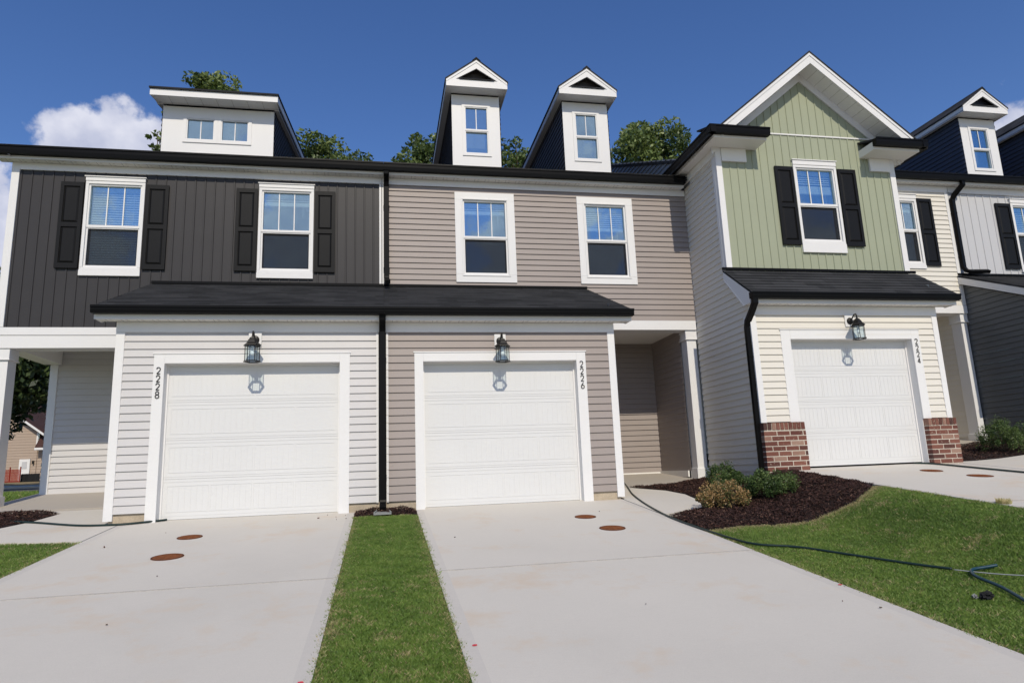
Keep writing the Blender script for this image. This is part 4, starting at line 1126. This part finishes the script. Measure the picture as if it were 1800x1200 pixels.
# ------------------------------------------------------------------ small things on the ground
def slope_frame(x, y):
    e = .05; n = Vector((-(g(x+e, y)-g(x-e, y))/(2*e), -(g(x, y+e)-g(x, y-e))/(2*e), 1)).normalized()
    return n.to_track_quat('Z', 'Y').to_euler()
def make_cover():
    t = empty('cleanout_cover', (0, 0, 0), 'x', 'utility cover', 'rusty covers set in the driveways')
    m = MB(); m.lathe([(.142, -.03), (.142, .006), (.148, .006), (.155, .004), (.157, -.03)], seg=32); m.f = [f for f in m.f if len(f) == 4]; m.build('rim', 'rust_dark', t)
    m = MB(); m.lathe([(.139, -.03), (.139, .005), (.13, .0055), (.001, .0055)], seg=32)
    for a in (-.09, -.045, 0, .045, .09): w = math.sqrt(max(0, .12**2-a*a)); m.box(-w, w, a-.006, a+.006, .005, .009)
    m.build('lid', 'rust', t)
    return t
cv = make_cover()
covers = [(-2.23, -1.27, .9, 'smaller rusty round cover near the garage door numbered 2228'), (-2.16, -2.35, 1.0, 'larger rusty round cover farther from the garage door numbered 2228'),
          (2.60, -1.33, .9, 'smaller rusty round cover near the garage door numbered 2226'), (2.67, -2.18, 1.0, 'larger rusty round cover farther from the garage door numbered 2226'),
          (8.32, -.87, 1.0, 'rusty round cover nearer to the garage door numbered 2224'), (8.38, -1.67, 1.05, 'rusty round cover farther from the garage door numbered 2224')]
for i, (x, y, s, lb) in enumerate(covers):
    o = cv if i == 0 else dup(cv, (x, y, 0), lb)
    o.location = (x, y, g(x, y)+.002); o.rotation_euler = slope_frame(x, y); o.scale = (s, s, 1); o['label'] = lb
def ground_hose(name, xy, r, mat, label, lift=0.0, cat='hose'):
    pts = smooth_path([(x, y, g(x, y)+r+.004+lift) for x, y in xy])
    pts = [Vector((p.x, p.y, max(p.z, g(p.x, p.y)+r+.003))) for p in pts]
    m = MB(); m.tube(pts, r, 8); o = m.build(name, mat, smooth=True); return tag(o, label, cat)
ground_hose('garden_hose', [(4.5, 2.5), (4.36, 2.0), (4.13, 1.15), (3.92, .4), (3.74, -.5), (3.62, -1.4), (3.59, -2.0), (3.61, -2.6), (3.66, -3.2), (3.75, -3.52), (4.06, -3.75), (4.33, -4.2), (4.58, -4.62), (4.74, -4.88)], .0115, 'hose', 'dark green hose from the taupe porch along the driveway edge onto the lawn', .0)
ground_hose('hose_end', [(5.02, -5.05), (4.93, -5.02), (4.83, -5.0), (4.76, -5.06), (4.70, -5.17), (4.63, -5.45), (4.46, -5.82), (4.3, -6.2)], .013, 'hose_blue', 'teal hose end curled on the lawn at the right edge', .006)
ground_hose('cord', [(4.72, -4.92), (4.86, -5.16), (4.99, -5.36), (5.2, -5.7)], (.0045), 'hose_grey', 'thin pale cord lying on the lawn beside the teal hose end', .012, 'cord')
ground_hose('garden_hose', [(8.9, .12), (9.08, -.1), (9.12, -.7), (9.18, -1.65), (9.3, -2.6)], .014, 'hose', 'dark hose leading away from the garage door numbered 2224')
ground_hose('garden_hose', [(-7.0, .9), (-5.9, .75), (-5.16, .62), (-4.69, .45), (-3.95, -.02), (-3.55, -.12), (-3.3, -.10), (-3.1, -.02), (-2.95, .05), (-2.88, .10)], .0135, 'hose', 'dark hose crossing the left walk to the garage door numbered 2228')
# splash block under the downspout
m = MB(); z0 = g(0, -.3)+.025; m.prism([(-.08, -.17, z0), (.09, -.17, z0), (.12, -.40, z0-.02), (-.12, -.40, z0-.02)], (0, 0, .02))
for sx in (-1, 1): m.prism([(sx*.07+.005, -.17, z0+.02), (sx*.085+.005, -.17, z0+.02), (sx*.12, -.40, z0), (sx*.105, -.40, z0)], (0, 0, .018))
tag(m.build('splash_block', 'splash'), 'grey splash block in the mulch at the foot of the black downspout', 'splash block')
# litter and small debris
rngd = random.Random(5)
def chip(name, x, y, L, W, mat, label, cat, zo=.004, group=None):
    m = MB(); an = rngd.uniform(0, 3); pts = []
    for k in range(6):
        t = k/6*2*math.pi; a, b = L*math.cos(t)*rngd.uniform(.7, 1), W*math.sin(t)*rngd.uniform(.6, 1)
        px_, py_ = x+a*math.cos(an)-b*math.sin(an), y+a*math.sin(an)+b*math.cos(an); pts.append((px_, py_, g(px_, py_)+zo))
    m.prism(pts, (0, 0, .006+W*.3)); return tag(m.build(name, mat), label, cat, group)
gp_ = 'crumbs of bark and leaf on the driveways'
chip('bark_chip', -3.02, -1.62, .035, .009, 'rust_dark', 'dark bark piece on the left driveway near the sod corner', 'debris', group=gp_)
chip('bark_chip', -.85, -.35, .02, .009, 'rust_dark', 'dark crumb on the left driveway near the garage door corner', 'debris', group=gp_)
for x, y in [(-.6, -.55), (-2.6, -.9), (-2.0, -3.2), (-1.9, -4.6), (1.9, -5.1), (.8, -2.2), (3.3, -5.4), (3.45, -5.6), (2.9, -1.0), (-.5, -.25), (-.75, -.12), (-.62, -.34), (-.48, -.5)]:
    chip('leaf_crumb', x, y, rngd.uniform(.005, .012), rngd.uniform(.002, .005), rngd.choice(['rust_dark', 'bark', 'bark']), 'tiny dark crumb lying on the pale concrete driveway', 'debris', group=gp_)
# crumpled dark rag on the lawn
rng = np.random.default_rng(8)
def lump(name, x, y, L, W, Hh, mat, parent=None, ang=.3):
    bm = bmesh.new(); bmesh.ops.create_icosphere(bm, subdivisions=3, radius=1)
    for v in bm.verts:
        p = v.co.copy(); f = 1+.35*math.sin(p.x*5+p.y*7)*math.cos(p.z*6+p.x*3)+.2*math.sin(p.y*13+p.z*9)
        q = Vector((p.x*L*f, p.y*W*f, p.z*Hh*f)); q = Matrix.Rotation(ang, 3, 'Z') @ q
        v.co = q+Vector((x, y, g(x, y)+Hh*.6))-root_loc(parent)
    me = bpy.data.meshes.new(name); bm.to_mesh(me); bm.free(); me.materials.append(M[mat])
    o = bpy.data.objects.new(name, me); COL.objects.link(o); o.parent = parent; return o
rag = lump('rag', 4.335, -5.60, .055, .035, .03, 'black_cloth'); tag(rag, 'crumpled dark rag with a pale end lying on the lawn', 'rag')
rag2 = lump('pale_end', 4.285, -5.548, .038, .018, .014, 'splash', rag, .9)
V = []; T = []
for k in range(260):
    a = rng.uniform(0, 6.3); r_ = .075*math.sqrt(rng.random()); x, y = 6.5+r_*math.cos(a), -3.79+r_*math.sin(a); z = g(x, y); h = rng.uniform(.02, .055); b = rng.uniform(0, 6.3)
    V += [(x-.004, y, z), (x+.004, y, z), (x+.004+.4*h*math.cos(b), y+.4*h*math.sin(b), z+h), (x+.4*h*math.cos(b), y+.4*h*math.sin(b), z+h)]; T.append(rng.uniform(.85, 1))
tag(np_mesh('dry_tuft', V, 4, T, 'grass'), 'small dry grass tuft at the edge of the right driveway', 'grass tuft')
def mark(x, y, label):
    pts = [(x+rngd.uniform(.6, 1)*.022*math.cos(t), y+rngd.uniform(.5, 1)*.013*math.sin(t)) for t in np.linspace(0, 5.6, 8)]
    m = MB(); m.prism([(a, b, g(a, b)+.002) for a, b in pts], (0, 0, .0025)); tag(m.build('paint_mark', 'red_paint'), label, 'paint mark')
mark(.56, -5.62, 'red paint fleck on the driveway edge right of the sod strip'); mark(-.44, -5.95, 'red paint fleck at the driveway edge left of the sod strip'); mark(3.58, -5.0, 'red paint fleck at the lawn edge of the middle driveway')

# ------------------------------------------------------------------ shrubs
def leaf_cloud(centers, radii, per, size, rng, flat=.8, up=0.0):
    n = int(sum(per)); C_ = np.repeat(centers, per, axis=0); Rr = np.repeat(radii, per)
    v = rng.normal(size=(n, 3)); v /= np.linalg.norm(v, axis=1)[:, None]; rad = Rr*np.cbrt(rng.uniform(.12, 1, n))
    P = C_+v*rad[:, None]*np.array([1, 1, flat])
    a = rng.normal(size=(n, 3))+v*.4; a /= np.linalg.norm(a, axis=1)[:, None]
    b = np.cross(a, rng.normal(size=(n, 3))); b /= np.linalg.norm(b, axis=1)[:, None]
    s = size*rng.uniform(.6, 1.35, n); A_ = a*s[:, None]; B_ = b*(s*.5)[:, None]
    return np.stack([P-A_, P+B_, P+A_, P-B_], 1)
def shrub(x, y, w, h, mat, label, seed, size=.0135, n=70, per=130):
    rng = np.random.default_rng(seed); z0 = g(x, y)+.03
    t = empty('shrub', (x, y, z0), label, 'shrub', 'shrubs in the mulch beds')
    a = rng.uniform(0, 2*np.pi, n); r_ = w/2*np.sqrt(rng.random(n))*.85; zz = h*(.2+.7*rng.random(n)*np.sqrt(np.clip(1-(r_/(w/2))**2, .05, 1)))
    Cn = np.c_[x+r_*np.cos(a), y+r_*np.sin(a)*.9, z0+zz]; rad = rng.uniform(.03, .115, n)*(w/.8)
    V = leaf_cloud(Cn, rad, np.full(n, per), size, rng, 1.25)
    tn = np.clip(np.repeat(rng.uniform(.15, .75, n), per)+rng.normal(0, .18, n*per), 0, 1)
    o = np_mesh('foliage', V, 4, tn, mat, t)
    m = MB()
    for k in range(0, n, 2): m.tube([(x, y, z0-.03), tuple((Vector((x, y, z0))+Vector(Cn[k]))/2+Vector((0, 0, -.02))), tuple(Cn[k])], [.008, .005, .002], 5)
    m.build('stem', 'bark', t)
shrub(4.50, -1.42, .76, .41, 'shrub_tan', 'shrub with browned tan leaves in the mulch bed in front of the green ones', 21)
shrub(5.28, -1.36, .80, .38, 'shrub_green', 'low green shrub right of the tan one, before the brick pier', 22)
shrub(5.30, -.1, .68, .46, 'shrub_green', 'green shrub behind the tan one against the cream side wall', 23)
shrub(11.05, .35, .95, .62, 'shrub_green', 'green shrub at the right edge below the slate grey wall', 24)

# ------------------------------------------------------------------ trees
def tree(x, y, zb, H, rx, rz, label, seed, nclump=85, per=230, size=.105, mat='leaf', lowfrac=.35, group='trees beyond the houses', trunk_r=.22):
    rng = np.random.default_rng(seed)
    t = empty('tree', (x, y, zb), label, 'tree', group)
    cz = zb+H-rz
    u = rng.normal(size=(nclump, 3)); u /= np.linalg.norm(u, axis=1)[:, None]
    rr = np.cbrt(rng.uniform(.15, 1, nclump))*rng.uniform(.72, 1.08, nclump)
    Cn = np.c_[x+u[:, 0]*rr*rx, y+u[:, 1]*rr*rx, cz+u[:, 2]*rr*rz]
    rad = rng.uniform(.35, .95, nclump)*min(1.1, rx/2.6)
    pers = np.maximum(20, (per*(rad/.7)**2)).astype(int)
    V = leaf_cloud(Cn, rad, pers, size, rng, .7)
    tn = np.clip(np.repeat(rng.uniform(.1, .8, nclump), pers)+rng.normal(0, .16, pers.sum()), 0, 1)
    m = MB(); top = Vector((x+rng.normal(0, .3), y, zb+H*.86))
    P0 = Vector((x, y, zb-.2)); mids = [P0.lerp(top, q)+Vector((rng.normal(0, .12), rng.normal(0, .12), 0)) for q in (.25, .5, .75)]
    m.tube([P0]+mids+[top], [trunk_r, trunk_r*.8, trunk_r*.55, trunk_r*.3, .03], 8)
    tr = m.build('trunk', 'bark', t, smooth=True)
    m = MB(); line = [P0]+mids+[top]
    for k in range(0, nclump, 2):
        c = Vector(Cn[k]); hh = max(.25, min(.9, (c.z-1.2-zb)/(H*.86)))
        q = hh*4; i = min(3, int(q)); s = line[i].lerp(line[i+1], q-i)
        md = (s+c)/2+Vector((0, 0, .25)); m.tube([s, md, c], [trunk_r*.22, trunk_r*.13, .015], 5)
    m.build('limb', 'bark', t, smooth=True)
    np_mesh('crown', V, 4, tn, mat, t)
GT = 1.85
trees = [(-7.8, 20, 19.0, 1.7, 3.6, 'pointed tree top rising behind the shed dormer roof', 'leaf'),
         (-9.75, 20, 15.7, .8, 4.2, 'narrow tree glimpsed left of the shed dormer', 'leaf'),
         (-2.1, 20, 15.6, 2.3, 3.6, 'bushy tree top between shed dormer and left gable dormer', 'leaf'),
         (2.0, 20, 16.0, 2.0, 3.6, 'tree top just left of the left gable dormer', 'leaf'),
         (6.55, 20.5, 16.2, 1.6, 3.6, 'tree seen between the two gable dormers', 'leaf'),
         (13.6, 20, 17.3, 2.7, 3.6, 'broad tree between the right gable dormer and the sage gable', 'leaf'),
         (16.0, 21, 16.4, 2.0, 3.2, 'lower tree touching the sage gable eave', 'leaf')]
for i, (x, y, H, rx, rz, lb, mt) in enumerate(trees): tree(x, y, GT, H, rx, rz, lb, 74 if i == 4 else 40+i, mat=mt)
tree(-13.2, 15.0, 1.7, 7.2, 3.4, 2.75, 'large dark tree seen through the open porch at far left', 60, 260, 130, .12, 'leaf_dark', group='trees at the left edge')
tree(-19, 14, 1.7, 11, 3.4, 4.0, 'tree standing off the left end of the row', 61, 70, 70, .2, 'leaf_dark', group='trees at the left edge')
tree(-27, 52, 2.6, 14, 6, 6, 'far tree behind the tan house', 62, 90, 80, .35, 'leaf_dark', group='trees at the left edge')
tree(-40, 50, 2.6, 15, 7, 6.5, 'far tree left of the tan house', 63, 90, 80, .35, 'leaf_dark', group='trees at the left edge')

# ------------------------------------------------------------------ far left: road, verge, tan house
def road_strip(name, y0, y1, mat, zo):
    return structure(sheet(name, [(-60, y0+10), (-60, y1+10), (-11, y1-1.2), (-11, y0-1.2)], mat, zo, .08, 3))
road_strip('side_road', 14.0, 18.6, 'asphalt', .0); road_strip('pavement', 18.8, 20.4, 'concrete_edge', .06); road_strip('verge', 20.5, 28, 'dry_grass', .03)
H = empty('tan_house', (-22, 36, 2.2), 'distant tan sided house with brown roof seen through the left porch', 'house')
zg = 2.06
gab = lambda z: (-27.0, -20.15) if z < 5.0 else (-27.0+(z-5.0)/.75, -20.15-(z-5.0)/.75)
m = MB(); lap(m, F(35), -27.0, -20.15, zg, 7.55, e=.16, clip=gab); lap(m, F(35.05), -20.2, -13, zg, 3.85, e=.16); lap(m, FR(-20.15), 35, 43, 3.85, 5.0, e=.16)
m.build('wall', 'tan', H)
m = MB(); m.prism([(-20.12, 34.6, 3.9), (-20.12, 39.6, 9.2), (-20.12, 39.6, 9.32), (-20.12, 34.6, 4.02)], (7.5, 0, 0)); m.build('roof', 'brown_roof', H)
m = MB()
for sg in (-1, 1): m.prism([(-23.575, 34.6, 7.72), (-23.575+sg*3.9, 34.6, 7.72-.75*3.9), (-23.575+sg*3.9, 34.6, 7.60-.75*3.9), (-23.575, 34.6, 7.60)], (0, 8.4, 0))
m.build('gable_roof', 'brown_roof', H)
m = MB(); m.box(-20.11, -12.6, 34.5, 34.6, 3.80, 3.93); m.box(-20.24, -20.16, 34.95, 35.02, 4.0, 4.85)
m.prism([(-23.575, 34.57, 7.66), (-19.7, 34.57, 7.66-.75*3.875), (-19.7, 34.57, 7.52-.75*3.875), (-23.575, 34.57, 7.52)], (0, .03, 0)); m.build('trim', 'white', H)
d = MB(); d.box(-21.02, -20.45, 34.9, 34.98, zg, 3.3); d = d.build('door', 'white', H)
k = MB(); k.box(-20.86, -20.6, 34.88, 34.899, 2.75, 3.15); k.build('door_pane', 'pale_board', d)
k = MB(); k.box(-20.33, -20.25, 34.86, 34.98, 3.0, 3.2); k.build('porch_lamp', 'iron', H)
m = MB()
for i in range(7): m.box(-21.6+i*.49, -21.56+i*.49, 30.0, 30.06, 1.85, 2.72)
for i in range(13): m.box(-21.6, -18.66, 30.02, 30.03, 1.93+i*.05, 1.958+i*.05)
for i in range(48): m.box(-21.6+i*.0625, -21.572+i*.0625, 30.015, 30.019, 1.93, 2.6)
f = m.build('safety_fence', 'orange_net'); tag(f, 'orange plastic safety fence before the distant tan house', 'fence')
m = MB(); pts = [(-18.68+i*.09, 30.2+.05*math.sin(i), 1.84) for i in range(11)]
for a, b in zip(pts, pts[1:]): m.prism([a, b, (b[0], b[1], 2.36), (a[0], a[1], 2.33)], (0, .02, 0))
tag(m.build('silt_fence', 'black_cloth'), 'low black silt fence before the distant tan house', 'fence')
